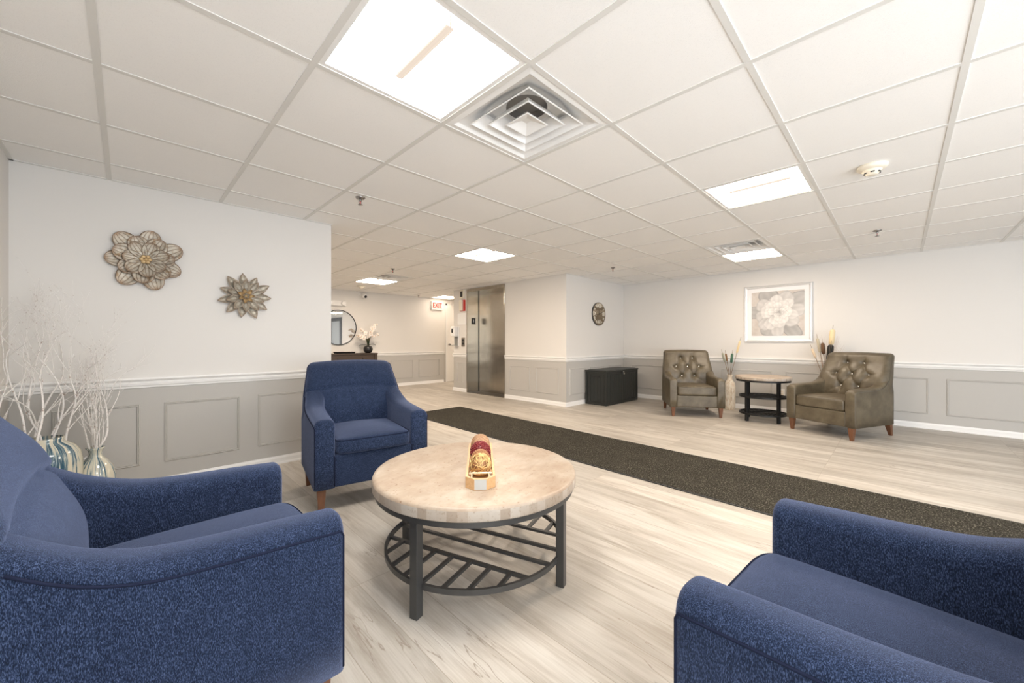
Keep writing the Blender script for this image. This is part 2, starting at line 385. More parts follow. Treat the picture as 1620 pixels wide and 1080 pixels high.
def window(n, axis, a0, a1, c, z0, z1, mullions):
    mb = MB(); w = 0.05
    def bx(a, b_, za, zb):
        if axis == 'x': mb.box(a, b_, c-0.03, c+0.03, za, zb)
        else: mb.box(c-0.03, c+0.03, a, b_, za, zb)
    bx(a0, a1, z0, z0+w); bx(a0, a1, z1-w, z1)
    for k in range(mullions+1):
        p = a0 + (a1-a0-w)*k/mullions; bx(p, p+w, z0, z1)
    structure(mb.build('window_%d' % n, M['dark_door']))
window(1, 'x', -0.4, 3.0, -3.66, 0, 2.1, 3); window(2, 'x', 3.7, 6.3, -3.66, 0, 2.1, 3); window(3, 'y', -2.8, -0.6, XW-0.06, 0.5, 2.0, 2)  # the last, in the west wall, is added out of view for fill light

# trim: extruded profile along a wall
def rail(mb, p0, p1, nrm, prof):
    p0 = Vector((*p0, 0)); p1 = Vector((*p1, 0)); n = Vector((*nrm, 0))
    vs = [p0+n*o+Vector((0, 0, z)) for o, z in prof]+[p1+n*o+Vector((0, 0, z)) for o, z in prof]
    k = len(prof)
    fs = [(i, (i+1) % k, k+(i+1) % k, k+i) for i in range(k)]+[tuple(range(k)), tuple(range(2*k-1, k-1, -1))]
    mb.add(vs, fs)
CR = [(0, RAIL_B-0.004), (0.010, RAIL_B-0.002), (0.012, RAIL_B+0.010), (0.018, RAIL_B+0.016), (0.020, RAIL_B+0.030), (0.013, RAIL_B+0.036), (0.015, RAIL_B+0.044), (0.028, RAIL_B+0.052), (0.032, RAIL_B+0.060), (0.030, RAIL_T), (0, RAIL_T)]
BB = [(0, 0), (0.016, 0), (0.016, 0.012), (0.012, 0.020), (0.012, 0.052), (0.008, 0.062), (0.006, 0.070), (0, 0.070)]
SEG = {'left': [((XW, YL), (XH, YL), (0, -1))],
       'left_return': [((XH, YL), (XH, YF), (1, 0))],
       'far': [((XH, YF), (5.89, YF), (0, -1)), ((6.95, YF), (9, YF), (0, -1))],
       'right': [((XR, -3.6), (XR, -2.45), (-1, 0)), ((XR, -1.02), (XR, YS), (-1, 0))],
       'alcove': [((XE-0.03, YS), (XR, YS), (0, -1))],
       'elevator': [((XE, YS), (XE, EL0), (-1, 0)), ((XE, EL1), (XE, 6.88), (-1, 0))],
       'hall': [((XE-0.02, 6.88), (9.0, 6.88), (0, 1))],
       'west': [((XW, -3.6), (XW, YL), (1, 0))]}
tn = 1
for k, segs in SEG.items():
    mb = MB(); mc = MB()
    for p0, p1, n in segs:
        rail(mb, p0, p1, n, BB)
        if k == 'west': rail(mc, (XW, -0.6), p1, n, CR)
        else: rail(mc, p0, p1, n, CR)
    structure(mb.build('baseboard_%s' % k, M['trim']))
    structure(mc.build('trim_%d' % tn, M['trim'])); tn += 1
# wainscot picture-frame mouldings
def panel(axis, c, sgn, a0, a1, z0=0.180, z1=0.618):
    global tn
    mb = MB(); w = 0.018
    prof = [(0, 0), (0.004, 0), (0.009, 0.3), (0.005, 0.55), (0.008, 0.8), (0.003, 1), (0, 1)]
    # mitred ring: profile offset (out of wall) vs fraction across width
    loops = []
    for o, fr in prof:
        i = w*fr
        cs = [(a0+i, z0+i), (a1-i, z0+i), (a1-i, z1-i), (a0+i, z1-i)]
        if axis == 'x': loops.append([(a, c+sgn*o, z) for a, z in cs])
        else: loops.append([(c+sgn*o, a, z) for a, z in cs])
    vs = [p for l in loops for p in l]; fs = []
    for i in range(len(loops)-1):
        for k in range(4): fs.append((i*4+k, i*4+(k+1) % 4, (i+1)*4+(k+1) % 4, (i+1)*4+k))
    mb.add(vs, fs)
    structure(mb.build('trim_%d' % tn, M['wain'])); tn += 1
for a, b_ in ((-0.34, 0.068), (0.196, 0.656), (0.783, 1.25)): panel('x', YL, -1, a, b_)
for a, b_ in ((3.65, 4.251), (4.396, 4.992), (5.144, 5.753)): panel('x', YF, -1, a, b_)
for a, b_ in ((5.153, 5.606), (5.758, 6.209), (6.362, 6.813)): panel('x', YS, -1, a, b_)
for a, b_ in ((6.552, 6.762), (4.632, 5.136), (3.987, 4.488)): panel('y', XE, -1, a, b_)
for a, b_ in ((-0.98, -0.393), (-0.248, 0.44), (0.592, 1.195), (1.365, 2.066), (2.20, 2.88), (3.03, 3.69)): panel('y', XR, -1, a, b_)

# ceiling: tiles + tee grid, cells with a fixture left open
LIGHT_CELLS = [(-1, -1), (3, -2), (7, -1), (3, 3), (3, 8), (7, 10), (-1, -6), (3, -7), (11, 9)]
VENT_CELLS = [(0, -1), (6, -1), (3, 7)]
ct = MB()
opened = set(LIGHT_CELLS) | set(VENT_CELLS)
ZT = CEIL+0.0035
for i in range(-4, 14):
    for j in range(-10, 12):
        x0, y0 = GX0+i*TS, GY0+j*TS
        if (i, j) in opened: continue
        ct.add([(x0, y0, ZT), (x0+TS, y0, ZT), (x0+TS, y0+TS, ZT), (x0, y0+TS, ZT)], [(0, 3, 2, 1)])
structure(ct.build('ceiling', M['tile'], fix=False))
cg = MB(); h = 0.012
for i in range(-3, 14):
    x = GX0+i*TS; cg.box(x-h, x+h, -3.6, 8.45, CEIL, ZT+0.02)
for j in range(-9, 12):
    y = GY0+j*TS; cg.box(-0.6, 9.0, y-h, y+h, CEIL+0.0004, ZT+0.0195)
# wall angle
for x0, x1, y0, y1 in ((XW, XH, YL-0.02, YL), (XR-0.02, XR, -3.6, YS), (XE-0.02, XR, YS-0.02, YS), (XE-0.02, XE, YS, 6.88), (XH, 9, YF-0.02, YF), (XW, XW+0.02, -3.6, YL)):
    cg.box(x0, x1, y0, y1, CEIL-0.0006, ZT+0.004)
structure(cg.build('ceiling_grid', M['grid'], fix=False))
structure(MB().box(-0.9, 9.3, -4.2, 8.7, CEIL+0.28, CEIL+0.34).build('ceiling_deck', M['dark_door'], fix=False))

# runner carpet
rug = MB(); rug.box(-0.455, 0.455, -8.2, 0, 0.0, 0.008)
ro = rug.build('runner_rug', M['carpet']); ro.location = (3.372, 5.05, 0.001); ro.rotation_euler = (0, 0, -0.027)
tag(ro, 'long charcoal speckled entrance runner rug lying across the plank floor', 'rug')
eb = MB()
for s in (-1, 1): eb.box(s*0.462-0.008, s*0.462+0.008, -8.2, 0, 0, 0.006)
eb.box(-0.47, 0.47, 0, 0.012, 0, 0.006)
eb.build('edge_binding', M['rubber'], ro)

# ------------------------------------------------------------------ ceiling fixtures
def emis(name, col, s):
    m, nt, b = new_mat(name); b.inputs['Base Color'].default_value = (0.8, 0.8, 0.8, 1)
    b.inputs['Emission Color'].default_value = (*col, 1); b.inputs['Emission Strength'].default_value = s; return m
WARM = (1.0, 0.83, 0.66); NEUT = (1.0, 0.95, 0.89)
M['em_n'] = emis('lit_reflector_neutral', NEUT, FIX_E*0.31); M['em_w'] = emis('lit_reflector_warm', WARM, FIX_E*0.42)
M['em_dim'] = emis('lit_reflector_dim', WARM, FIX_E*0.07); M['em_half'] = emis('lit_reflector_half', WARM, FIX_E*0.20); M['em_n2'] = emis('lit_reflector_end_neutral', NEUT, FIX_E*0.18); M['em_w2'] = emis('lit_reflector_end_warm', WARM, FIX_E*0.30)
M['lens_n'] = emis('centre_basket_neutral', (1.0, 0.84, 0.70), 0.62); _b = M['lens_n'].node_tree.nodes['Principled BSDF']; _b.inputs['Base Color'].default_value = (0.012, 0.011, 0.01, 1); _b.inputs['Roughness'].default_value = 1; _b.inputs['Specular IOR Level'].default_value = 0
def troffer(cell, warm, label, dim=False):
    i, j = cell; cx, cy = GX0+(i+0.5)*TS, GY0+(j+0.5)*TS
    r = empty('ceiling_light', (cx, cy, CEIL), 0, label, 'ceiling light', 'recessed square troffer lights in the ceiling grid')
    a = TS/2-h; b_ = a-0.018; z1 = 0.075
    fm = MB()
    fm.add([(-a,-a,.003),(a,-a,.003),(a,a,.003),(-a,a,.003),(-b_+.003,-b_+.003,.003),(b_-.003,-b_+.003,.003),(b_-.003,b_-.003,.003),(-b_+.003,b_-.003,.003)], [(0,1,5,4),(1,2,6,5),(2,3,7,6),(3,0,4,7)])
    fm.build('frame', M['white_metal'], r)
    rf = MB(); em = 0 
    yb = b_-0.075; xb = 0.035
    # curved side wings (along x) either side of the basket
    for s in (-1, 1):
        P = []
        for k in range(9):
            t = k/8; x = s*(b_+(xb-b_)*t); z = 0.005+z1*math.sin(t*PI/2)**0.9
            P.append((x, z, b_+(yb-b_)*min(1, t*1.6) if False else b_))
        vs = []; fs = []
        for k, (x, z, yy) in enumerate(P):
            ye = b_-(b_-yb)*(z-0.005)/z1
            vs += [(x, -ye, z), (x, ye, z)]
        for k in range(8): fs.append((2*k, 2*k+2, 2*k+3, 2*k+1))
        rf.add(vs, fs, 0, True)
    zt = 0.005+z1
    for s in (-1, 1):
        vs = [(-b_, s*b_, .005), (b_, s*b_, .005)]
        loop = []
        for k in range(9):
            t = k/8; loop.append((b_+(xb-b_)*t, 0.005+z1*math.sin(t*PI/2)**0.9))
        pts = [(x, s*(b_-(b_-yb)*(z-.005)/z1), z) for x, z in loop]+[(-x, s*(b_-(b_-yb)*(z-.005)/z1), z) for x, z in reversed(loop)]
        rf.add(pts, [tuple(range(len(pts)))], 1, False)
    rf.add([(-xb, -yb, zt), (xb, -yb, zt), (xb, yb, zt), (-xb, yb, zt)], [(0, 1, 2, 3)], 0)
    rf.build('reflector', [M[dim], M[dim]] if dim else [M['em_w'], M['em_w2']] if warm else [M['em_n'], M['em_n2']], r, fix=False)
    bm_ = MB()
    bm_.box(-0.009, 0.009, -yb+0.01, yb-0.01, 0.034, 0.038)
    for s in (-1, 1): bm_.box(s*0.013-0.002, s*0.013+0.002, -yb+0.01, yb-0.01, 0.032, 0.040)
    for s in (-1, 1): bm_.box(-0.002, 0.002, s*(yb-0.010)-0.002, s*(yb-0.010)+0.002, 0.034, zt)
    bm_.build('lamp_basket', M['lens_n'], r)
LBL = ['large square ceiling light at the top, beside the nearest square air vent',
       'square ceiling light right of centre, between the big vent and the smoke detector',
       'far right ceiling light touching the small vent above the framed flower picture',
       'ceiling light above the end of the dark runner in the middle distance',
       'ceiling light beside the distant vent near the dome camera and mirror',
       'farthest ceiling light above the white door by the EXIT sign',
       'ceiling light behind the viewer over the sitting nook', 'ceiling light behind the viewer over the runner',
       'ceiling light down the side hall past the elevator']
for c_, w_, l_ in zip(LIGHT_CELLS, [0, 1, 1, 1, 1, 1, 0, 0, 1], LBL): troffer(c_, w_, l_, {(7, 10): 'em_dim', (7, -1): 'em_half'}.get(c_))

M['duct'] = simple('foil_duct', (0.35, 0.34, 0.33), 0.45, 0.3)
def vent(cell, label, rz=0):
    i, j = cell; cx, cy = GX0+(i+0.5)*TS, GY0+(j+0.5)*TS
    r = empty('ceiling_vent', (cx, cy, CEIL), rz, label, 'ceiling vent', 'square louvred air diffusers in the ceiling')
    a = TS/2-h
    def ringm(mb, s0, z0, s1, z1, rr=0.0):
        vs = [(-s0,-s0,z0),(s0,-s0,z0),(s0,s0,z0),(-s0,s0,z0),(-s1,-s1,z1),(s1,-s1,z1),(s1,s1,z1),(-s1,s1,z1)]
        mb.add(vs, [(0,1,5,4),(1,2,6,5),(2,3,7,6),(3,0,4,7)])
    fm = MB(); ringm(fm, a, .004, a-.03, .001); ringm(fm, a-.03, .001, a-.045, .012); fm.build('frame', M['white_metal'], r)
    # back pan with round neck
    pan = MB(); n = 48; zp = 0.075; rn = 0.105; sq = a-0.045
    vs = []
    for k in range(n):
        an = 2*PI*k/n; cxx, sxx = math.cos(an), math.sin(an); q = sq/max(abs(cxx), abs(sxx)); vs.append((q*cxx, q*sxx, 0.012))
    for k in range(n):
        an = 2*PI*k/n; cxx, sxx = math.cos(an), math.sin(an); q = (sq*0.80)/max(abs(cxx), abs(sxx))**0.55; vs.append((q*cxx*0.95, q*sxx*0.95, 0.055))
    for k in range(n): an = 2*PI*k/n; vs.append((rn*1.75*math.cos(an), rn*1.75*math.sin(an), zp))
    for k in range(n): an = 2*PI*k/n; vs.append((rn*math.cos(an), rn*math.sin(an), zp+0.01))
    for k in range(n): an = 2*PI*k/n; vs.append((rn*math.cos(an), rn*math.sin(an), zp+0.045))
    fs = [(q*n+k, q*n+(k+1) % n, (q+1)*n+(k+1) % n, (q+1)*n+k) for q in range(4) for k in range(n)]
    pan.add(vs, fs[:3*n], 0, True); pan.add(vs, fs[3*n:], 1, True)
    pan.add([(rn*math.cos(2*PI*k/n), rn*math.sin(2*PI*k/n), zp+0.045) for k in range(n)], [tuple(range(n))], 1)
    pan.build('back_pan', [M['white_metal'], M['duct']], r, fix=False)
    for q, (s0, s1, z0) in enumerate([(0.205, 0.150, 0.002), (0.140, 0.095, -0.001), (0.078, 0.0, -0.003)]):
        lb = MB()
        if s1 > 0:
            ringm(lb, s0, z0, s0-0.006, z0-0.002); ringm(lb, s0, z0, s1, z0+0.055); ringm(lb, s0-0.006, z0-0.002, s1+0.002, z0+0.045)
        else:
            ringm(lb, s0, z0, s0-0.006, z0-0.002); ringm(lb, s0-0.006, z0-0.002, 0.018, z0+0.022)
            lb.add([(-.018,-.018,z0+.022),(.018,-.018,z0+.022),(.018,.018,z0+.022),(-.018,.018,z0+.022)], [(0,1,2,3)])
            ringm(lb, s0, z0, 0.03, z0+0.045)
        lb.build('louver', M['white_metal'], r, fix=False)
vent((0, -1), 'large square air vent beside the bright ceiling light at the top')
vent((6, -1), 'small square air vent touching a light above the framed picture')
vent((3, 7), 'distant square air vent next to a light near the dome camera')

def sprinkler(x, y, label):
    r = empty('fire_sprinkler', (x, y, CEIL), 0, label, 'sprinkler', 'fire sprinkler heads hanging from the ceiling')
    MB().lathe([(0.036, 0.008), (0.036, 0.0), (0.030, -0.007), (0.012, -0.010)], 24).build('escutcheon', M['chrome'], r)
    b = MB(); b.lathe([(0.010, -0.009), (0.010, -0.022), (0.005, -0.026)], 12)
    b.tube([(0.009, 0, -0.02), (0.012, 0, -0.035), (0.004, 0, -0.05)], 0.0022, 6); b.tube([(-0.009, 0, -0.02), (-0.012, 0, -0.035), (-0.004, 0, -0.05)], 0.0022, 6)
    b.build('sprinkler_body', M['chrome'], r)
    MB().lathe([(0.004, -0.022), (0.004, -0.046)], 8).build('glass_bulb', M['red'], r)
    MB().lathe([(0.006, -0.048), (0.018, -0.052), (0.018, -0.054), (0.001, -0.056)], 16).build('deflector', M['chrome'], r)
sprinkler(1.272, 2.928, 'fire sprinkler on the left ceiling above the near blue armchair')
sprinkler(5.30, 0.16, 'fire sprinkler on the right ceiling, farther than the ivory smoke detector')
sprinkler(5.15, 3.03, 'fire sprinkler in front of the wall corner near the round clock')
sprinkler(2.87, 5.45, 'fire sprinkler ahead of the distant vent left of centre')
sprinkler(4.92, 8.08, 'farthest fire sprinkler, close to the wall left of the EXIT sign')
def smoke(x, y, label):
    r = empty('smoke_detector', (x, y, CEIL), 0.6, label, 'smoke detector')
    MB().lathe([(0.075, 0.008), (0.075, -0.010), (0.070, -0.018), (0.050, -0.026)], 32).build('base', M['ivory'], r)
    MB().lathe([(0.050, -0.024), (0.044, -0.038), (0.034, -0.044), (0.030, -0.052), (0.022, -0.056), (0.001, -0.057)], 32).build('cover', M['ivory'], r)
    b = MB()
    for k in range(6):
        an = 2*PI*k/6
        b.box(-0.010, 0.010, 0.036, 0.041, -0.046, -0.038, 0, Matrix.Rotation(an, 4, 'Z'))
    b.build('sensor_slot', M['black'], r)
smoke(3.327, 0.123, 'ivory smoke detector on the ceiling at right')
smoke(3.30, 7.55, 'distant smoke detector just above the dome camera on the far wall')

# ------------------------------------------------------------------ armchairs
def lerp(a, b, t): return a+(b-a)*t
def interp(pts, x):
    if x <= pts[0][0]: return pts[0][1]
    for (x0, y0), (x1, y1) in zip(pts, pts[1:]):
        if x <= x1:
            t = (x-x0)/(x1-x0); t = t*t*(3-2*t) if True else t
            return y0+(y1-y0)*t
    return pts[-1][1]
def catmull(pts, x):
    n = len(pts)
    if x <= pts[0][0]: return pts[0][1]
    if x >= pts[-1][0]: return pts[-1][1]
    for i in range(n-1):
        if x <= pts[i+1][0]:
            x0, y0 = pts[i]; x1, y1 = pts[i+1]; hx = x1-x0; t = (x-x0)/hx
            m0 = (y1-pts[i-1][1])/(x1-pts[i-1][0]) if i > 0 else (y1-y0)/hx
            m1 = (pts[i+2][1]-y0)/(pts[i+2][0]-x0) if i+2 < n else (y1-y0)/hx
            return (2*t**3-3*t*t+1)*y0+(t**3-2*t*t+t)*hx*m0+(-2*t**3+3*t*t)*y1+(t**3-t*t)*hx*m1
def rbox(name, x0, x1, y0, y1, z0, z1, r, mat, parent, crown=0, n=14, nose=0):
    """upholstered block: superellipsoid-ish rounded box with optional crowned top"""
    mb = MB(); cx, cy, cz = (x0+x1)/2, (y0+y1)/2, (z0+z1)/2; hx, hy, hz = (x1-x0)/2, (y1-y0)/2, (z1-z0)/2
    def face(axis, s):
        vs = []; fs = []
        def smp(hh):   # denser at the rounded ends
            k = n
            out = [-hh+r*(1-math.cos(PI/2*i/4)) for i in range(4)] + [lerp(-hh+r, hh-r, i/(k)) for i in range(k+1)] + [hh-r+r*math.sin(PI/2*i/4) for i in range(1, 5)]
            return out
        A = [a for a in range(3) if a != axis]; H = (hx, hy, hz)
        ga, gb = smp(H[A[0]]), smp(H[A[1]])
        for u in ga:
            for v in gb:
                p = [0, 0, 0]; p[axis] = s*H[axis]; p[A[0]] = u; p[A[1]] = v
                q = [max(-H[i]+r, min(H[i]-r, p[i])) for i in range(3)]
                d = Vector([p[i]-q[i] for i in range(3)])
                if d.length > 1e-9: d = d.normalized()*r
                P = Vector(q)+d
                P.z += crown*(1-(P.x/hx)**2)*(1-(abs(P.y)/hy)**3)*(1 if P.z > 0 else -0.0)*max(0, P.z/hz)
                if nose: P.y += nose*(abs(P.x)/hx)**7*max(0, min(1, -P.y/hy))**2
                vs.append((P.x+cx, P.y+cy, P.z+cz))
        nb = len(gb)
        for i in range(len(ga)-1):
            for k in range(nb-1): fs.append((i*nb+k, (i+1)*nb+k, (i+1)*nb+k+1, i*nb+k+1))
        mb.add(vs, fs, 0, True)
    for ax in range(3):
        for s in (-1, 1): face(ax, s)
    me_o = mb.build(name, mat, parent, fix=False)
    bm = bmesh.new(); bm.from_mesh(me_o.data); bmesh.ops.remove_doubles(bm, verts=bm.verts, dist=0.0002); bmesh.ops.recalc_face_normals(bm, faces=bm.faces); bm.to_mesh(me_o.data); bm.free()
    for p in me_o.data.polygons: p.use_smooth = True
    return me_o
def taper_leg(parent, x, y, h0, wt, wb, sx, sy, mat, name='leg'):
    mb = MB(); a, b_ = wt/2, wb/2
    bx, by = x+sx, y+sy
    mb.add([(bx-b_, by-b_, 0), (bx+b_, by-b_, 0), (bx+b_, by+b_, 0), (bx-b_, by+b_, 0), (x-a, y-a, h0), (x+a, y-a, h0), (x+a, y+a, h0), (x-a, y+a, h0)],
           [(0,3,2,1),(4,5,6,7),(0,1,5,4),(1,2,6,5),(2,3,7,6),(3,0,4,7)])
    return mb.build(name, mat, parent, bevel=0.003)

def armchair(P, loc, rz, label, group):
    R = empty('armchair', loc, rz, label, 'armchair', group)
    W, D, zb = P['W'], P['D'], P['zb']; hw = W/2; yf, yr = -D/2, D/2
    mat, pip = P['mat'], P['pip']
    t = P['armt']; zt_pts = P['armz']
    def XO(y):
        k = max(0, min(1, (y-P['xo0'])/0.12)); k = k*k*(3-2*k)
        return hw-k*max(0, hw-catmull(P['bw'], catmull(zt_pts, y)))
    # --- arms
    for s in (-1, 1):
        mb = MB(); ys = []; fil = P['fil']
        for k in range(6): ys.append((yf+fil*(1-math.cos(PI/2*k/5)), fil*(1-math.sin(PI/2*k/5))))
        ye = P['arm_end']
        for k in range(1, 27): ys.append((lerp(yf+fil, ye, k/26), 0))
        vs = []; nA = 16; cnt = None
        for y, ins in ys:
            zt = catmull(zt_pts, y)-ins - P.get('front_drop', 0)*max(0, 1-(y-yf)/0.07)**2
            tt = t+P.get('flare', 0)*max(0, (y-yf-0.1)/(ye-yf-0.1)) if y > yf+0.1 else t
            xo = XO(y)-ins-(0.004*max(0, min(1, (y-P['xo0'])/0.12))); xi = xo-tt+2*ins; r = min(P['arm_r'], (xo-xi)/2*1.2)
            xc = (xo+xi)/2; hh = (xo-xi)/2
            xb = hw-ins; zm = min(0.5, lerp(zb, zt-r, 0.66)); loop = [(xb, zb), (xb, lerp(zb, zm, 0.5)), (xb, zm)]
            for a in range(nA+1):
                an = PI*a/nA
                loop.append((xc+hh*math.copysign(abs(math.cos(an))**0.75, math.cos(an)), zt-r+r*math.sin(an)**0.85 if 0 < a < nA else zt-r))
            loop += [(xi, lerp(zb, zt-r, 0.66)), (xi, lerp(zb, zt-r, 0.33)), (xi, zb)]
            cnt = len(loop); vs += [(s*x, y, z) for x, z in loop]
        fs = []
        for i in range(len(ys)-1):
            for k in range(cnt): fs.append((i*cnt+k, i*cnt+(k+1) % cnt, (i+1)*cnt+(k+1) % cnt, (i+1)*cnt+k))
        fs.append(tuple(range(cnt))); fs.append(tuple(range((len(ys)-1)*cnt, len(ys)*cnt)))
        mb.add(vs, fs, 0, True); ao = mb.build('armrest', mat, R)
        # piping: up the front outer corner and back along the side under the rolled top
        pp = MB(); path = []
        r0 = P['arm_r']*0.9
        zfront = catmull(zt_pts, yf)-r0-0.004-P.get('front_drop', 0)*0.5
        for k in range(8): path.append((s*(hw-fil*0.25), yf+fil*0.25, lerp(zb+0.01, zfront-0.01, k/7)))
        for k in range(26):
            y = lerp(yf+0.012, P['bp0'], k/25); path.append((s*(XO(y)+0.0015), y, catmull(zt_pts, y)-r0))
        pp.tube(path, P['pr'], 6); pp.build('piping', pip, ao)
        if P.get('front_seam'):
            p2 = MB(); p2.tube([(s*(hw-t+0.006), yf-0.002, lerp(zb+0.01, P['zs0'], k/5)) for k in range(6)], P['pr'], 6); p2.build('piping', pip, ao)
    # --- base
    rbox('seat_base', -hw+t-0.004, hw-t+0.004, yf+0.004, yr-0.02, zb+0.001, P['zs0'], 0.012, mat, R)
    # --- seat cushion
    cx = hw-t-0.003
    cu = rbox('seat_cushion', -cx, cx, yf+P['cush_in'], P['cush_back'], P['zs0']+0.002, P['zs1'], P['cr'], mat, R, crown=P['crown'], nose=P['nose'])
    pp = MB(); rr = P['cr']; zc_ = P['zs1']-rr*0.35
    loop = []; yfc = yf+P['cush_in']; cyy = (P['cush_back']-yfc)/2
    for k in range(61):
        x = math.sin(PI/2*(k/30-1))*(cx-0.004)
        if abs(x) > cx-rr: dy = rr-math.sqrt(max(0, rr*rr-(abs(x)-(cx-rr))**2))
        else: dy = 0
        loop.append((x, yfc+rr*0.25+dy+P['nose']*(abs(x)/cx)**7-0.001, zc_+0.002))
    ynose = loop[0][1]
    pts_ = [(-cx+0.002, lerp(P['cush_back']-0.02, ynose+0.004, k/8), zc_+0.002) for k in range(8)]
    loop = pts_+loop+[(-x, y, z) for x, y, z in reversed(pts_)]
    pp.tube(loop, P['pr'], 6); pp.build('piping', pip, cu)
    # --- backrest
    nu, nv = P['nu'], P['nv']; zt = P['ztop']; rc = P['rc']
    def S(k): return math.sin(PI/2*(2*k/nu-1))
    def hwz(z):
        w = catmull(P['bw'], z)
        if z > zt-rc: w -= rc-math.sqrt(max(0, rc*rc-(z-(zt-rc))**2))
        return w
    def q(s, z):
        a = (1-abs(s)**18)**0.5 if abs(s) < 1 else 0
        rt = P['rt']
        b_ = math.sqrt(max(0, 1-((z-(zt-rt))/rt)**2)) if z > zt-rt else 1
        return a, b_
    zs = [lerp(zb, zt, k/nv) for k in range(nv-5)]
    zs = [lerp(zb, zt-P['rt'], k/(nv-6)) for k in range(nv-6)]+[zt-P['rt']+P['rt']*math.sin(PI/2*k/6) for k in range(7)]
    fr, bk = [], []
    for z in zs:
        rowf, rowb = [], []
        for k in range(nu+1):
            s = S(k); w = hwz(z); x = s*w; yc = catmull(P['yc'], z); th = catmull(P['th'], z)/2
            a, b_ = q(s, z); g = a*b_
            zz = z + P.get('crownz', 0)*(1-s*s)*max(0, (z-zb)/(zt-zb))**3
            yfr = yc-th*g + g*P['shape'](x, zz)
            rowf.append((x, yfr, zz)); rowb.append((x, yc+th*(1-abs(s)**8)**0.5*b_ if abs(s) < 1 else yc, zz))
        fr.append(rowf); bk.append(rowb)
    mb = MB(); n1 = nu+1
    vs = [p for r_ in fr for p in r_]; fs = [(i*n1+k, i*n1+k+1, (i+1)*n1+k+1, (i+1)*n1+k) for i in range(len(zs)-1) for k in range(nu)]
    mb.add(vs, fs, 0, True)
    vs = [p for r_ in bk for p in r_]; mb.add(vs, [tuple(reversed(f)) for f in fs], 0, True)
    vs = fr[0]+bk[0]; mb.add(vs, [(k, k+1, n1+k+1, n1+k) for k in range(nu)], 0, False)
    bo = mb.build('backrest', mat, R, fix=False)
    bm = bmesh.new(); bm.from_mesh(bo.data); bmesh.ops.remove_doubles(bm, verts=bm.verts, dist=0.00015); bmesh.ops.recalc_face_normals(bm, faces=bm.faces); bm.to_mesh(bo.data); bm.free()
    # piping up the side of the back
    for s in (-1, 1):
        pp = MB(); path = []
        y0 = P['bp0']
        for k in range(22):
            z = lerp(catmull(zt_pts, y0)-P['arm_r']*0.9, zt-rc*0.35, k/21)
            yc = catmull(P['yc'], z); th = catmull(P['th'], z)/2
            path.append((s*(hwz(z)*0.985+0.0035), yc-th*0.42, z))
        pp.tube(path, P['pr'], 6); pp.build('piping', pip, bo)
    for (bx_, bz_) in P.get('buttons', []):
        z = bz_; yc = catmull(P['yc'], z); th = catmull(P['th'], z)/2
        w = hwz(z); a, b_ = q(bx_/w, z); zz = z
        y = yc-th*a*b_+a*b_*P['shape'](bx_, zz)
        m2 = MB(); sphere_pts(m2, (0, 0, 0), 0.010, 12, 8, 0.6, 0, Matrix.Translation((bx_, y-0.006, zz)) @ Matrix.Rotation(PI/2, 4, 'X'))
        m2.build('button', M['nickel'], bo)
    # --- legs
    for s in (-1, 1):
        taper_leg(R, s*(hw-P['lx']), yf+P['lyf'], zb+0.002, P['lt'], P['lb'], 0, 0, M['walnut'])
        taper_leg(R, s*(hw-P['lx']), yr-P['lyr'], zb+0.002, P['lt'], P['lb'], 0, P['rake'], M['walnut'])
    return R

def blue_shape(x, z):
    zc = 0.700+0.030*(1-(x/0.30)**2)
    d = z-zc; v = 0.013*math.exp(-(d/0.013)**2)
    if d > 0: v -= 0.020*math.exp(-((d-0.085)/0.075)**2)
    v -= 0.018*math.exp(-((z-0.56)/0.10)**2)*(1-(x/0.36)**2)
    v += 0.010*(1-(x/0.33)**2)*0
    return v
BLUE = dict(W=0.715, D=0.68, zb=0.165, mat=M['blue'], pip=M['blue_piping'], armt=0.118, arm_r=0.045, fil=0.018,
    armz=[(-0.34, 0.588), (-0.2, 0.597), (-0.06, 0.605), (0.05, 0.617), (0.13, 0.642), (0.19, 0.672), (0.25, 0.712), (0.33, 0.765)], arm_end=0.32, flare=0.01, xo0=0.10, bp0=0.235,
    zs0=0.362, zs1=0.458, cush_in=-0.022, cush_back=0.20, cr=0.026, crown=0.032, pr=0.003, nu=44, nv=60, ztop=0.905, rc=0.05, rt=0.045,
    bw=[(0.165, 0.3565), (0.55, 0.3565), (0.66, 0.350), (0.75, 0.335), (0.84, 0.318), (0.92, 0.308)], crownz=0.012,
    yc=[(0.165, 0.25), (0.45, 0.255), (0.65, 0.292), (0.85, 0.382), (0.92, 0.41)], th=[(0.165, 0.17), (0.5, 0.18), (0.65, 0.17), (0.85, 0.115), (0.92, 0.10)],
    shape=blue_shape, lx=0.045, lyf=0.055, lyr=0.05, lt=0.052, lb=0.030, rake=0.02, front_seam=True, nose=0.035)
TB = [(-0.085, 0.805), (0.085, 0.805), (-0.165, 0.675), (0.0, 0.675), (0.165, 0.675), (-0.088, 0.535), (0.088, 0.535)]
TSEG = [(TB[0], TB[2]), (TB[0], TB[3]), (TB[1], TB[3]), (TB[1], TB[4]), (TB[2], TB[5]), (TB[3], TB[5]), (TB[3], TB[6]), (TB[4], TB[6]),
        (TB[0], (-0.10, 0.92)), (TB[1], (0.10, 0.92)), (TB[5], (-0.085, 0.42)), (TB[6], (0.085, 0.42)), (TB[2], (-0.27, 0.70)), (TB[4], (0.27, 0.70)), (TB[5], (-0.22, 0.45)), (TB[6], (0.22, 0.45))]
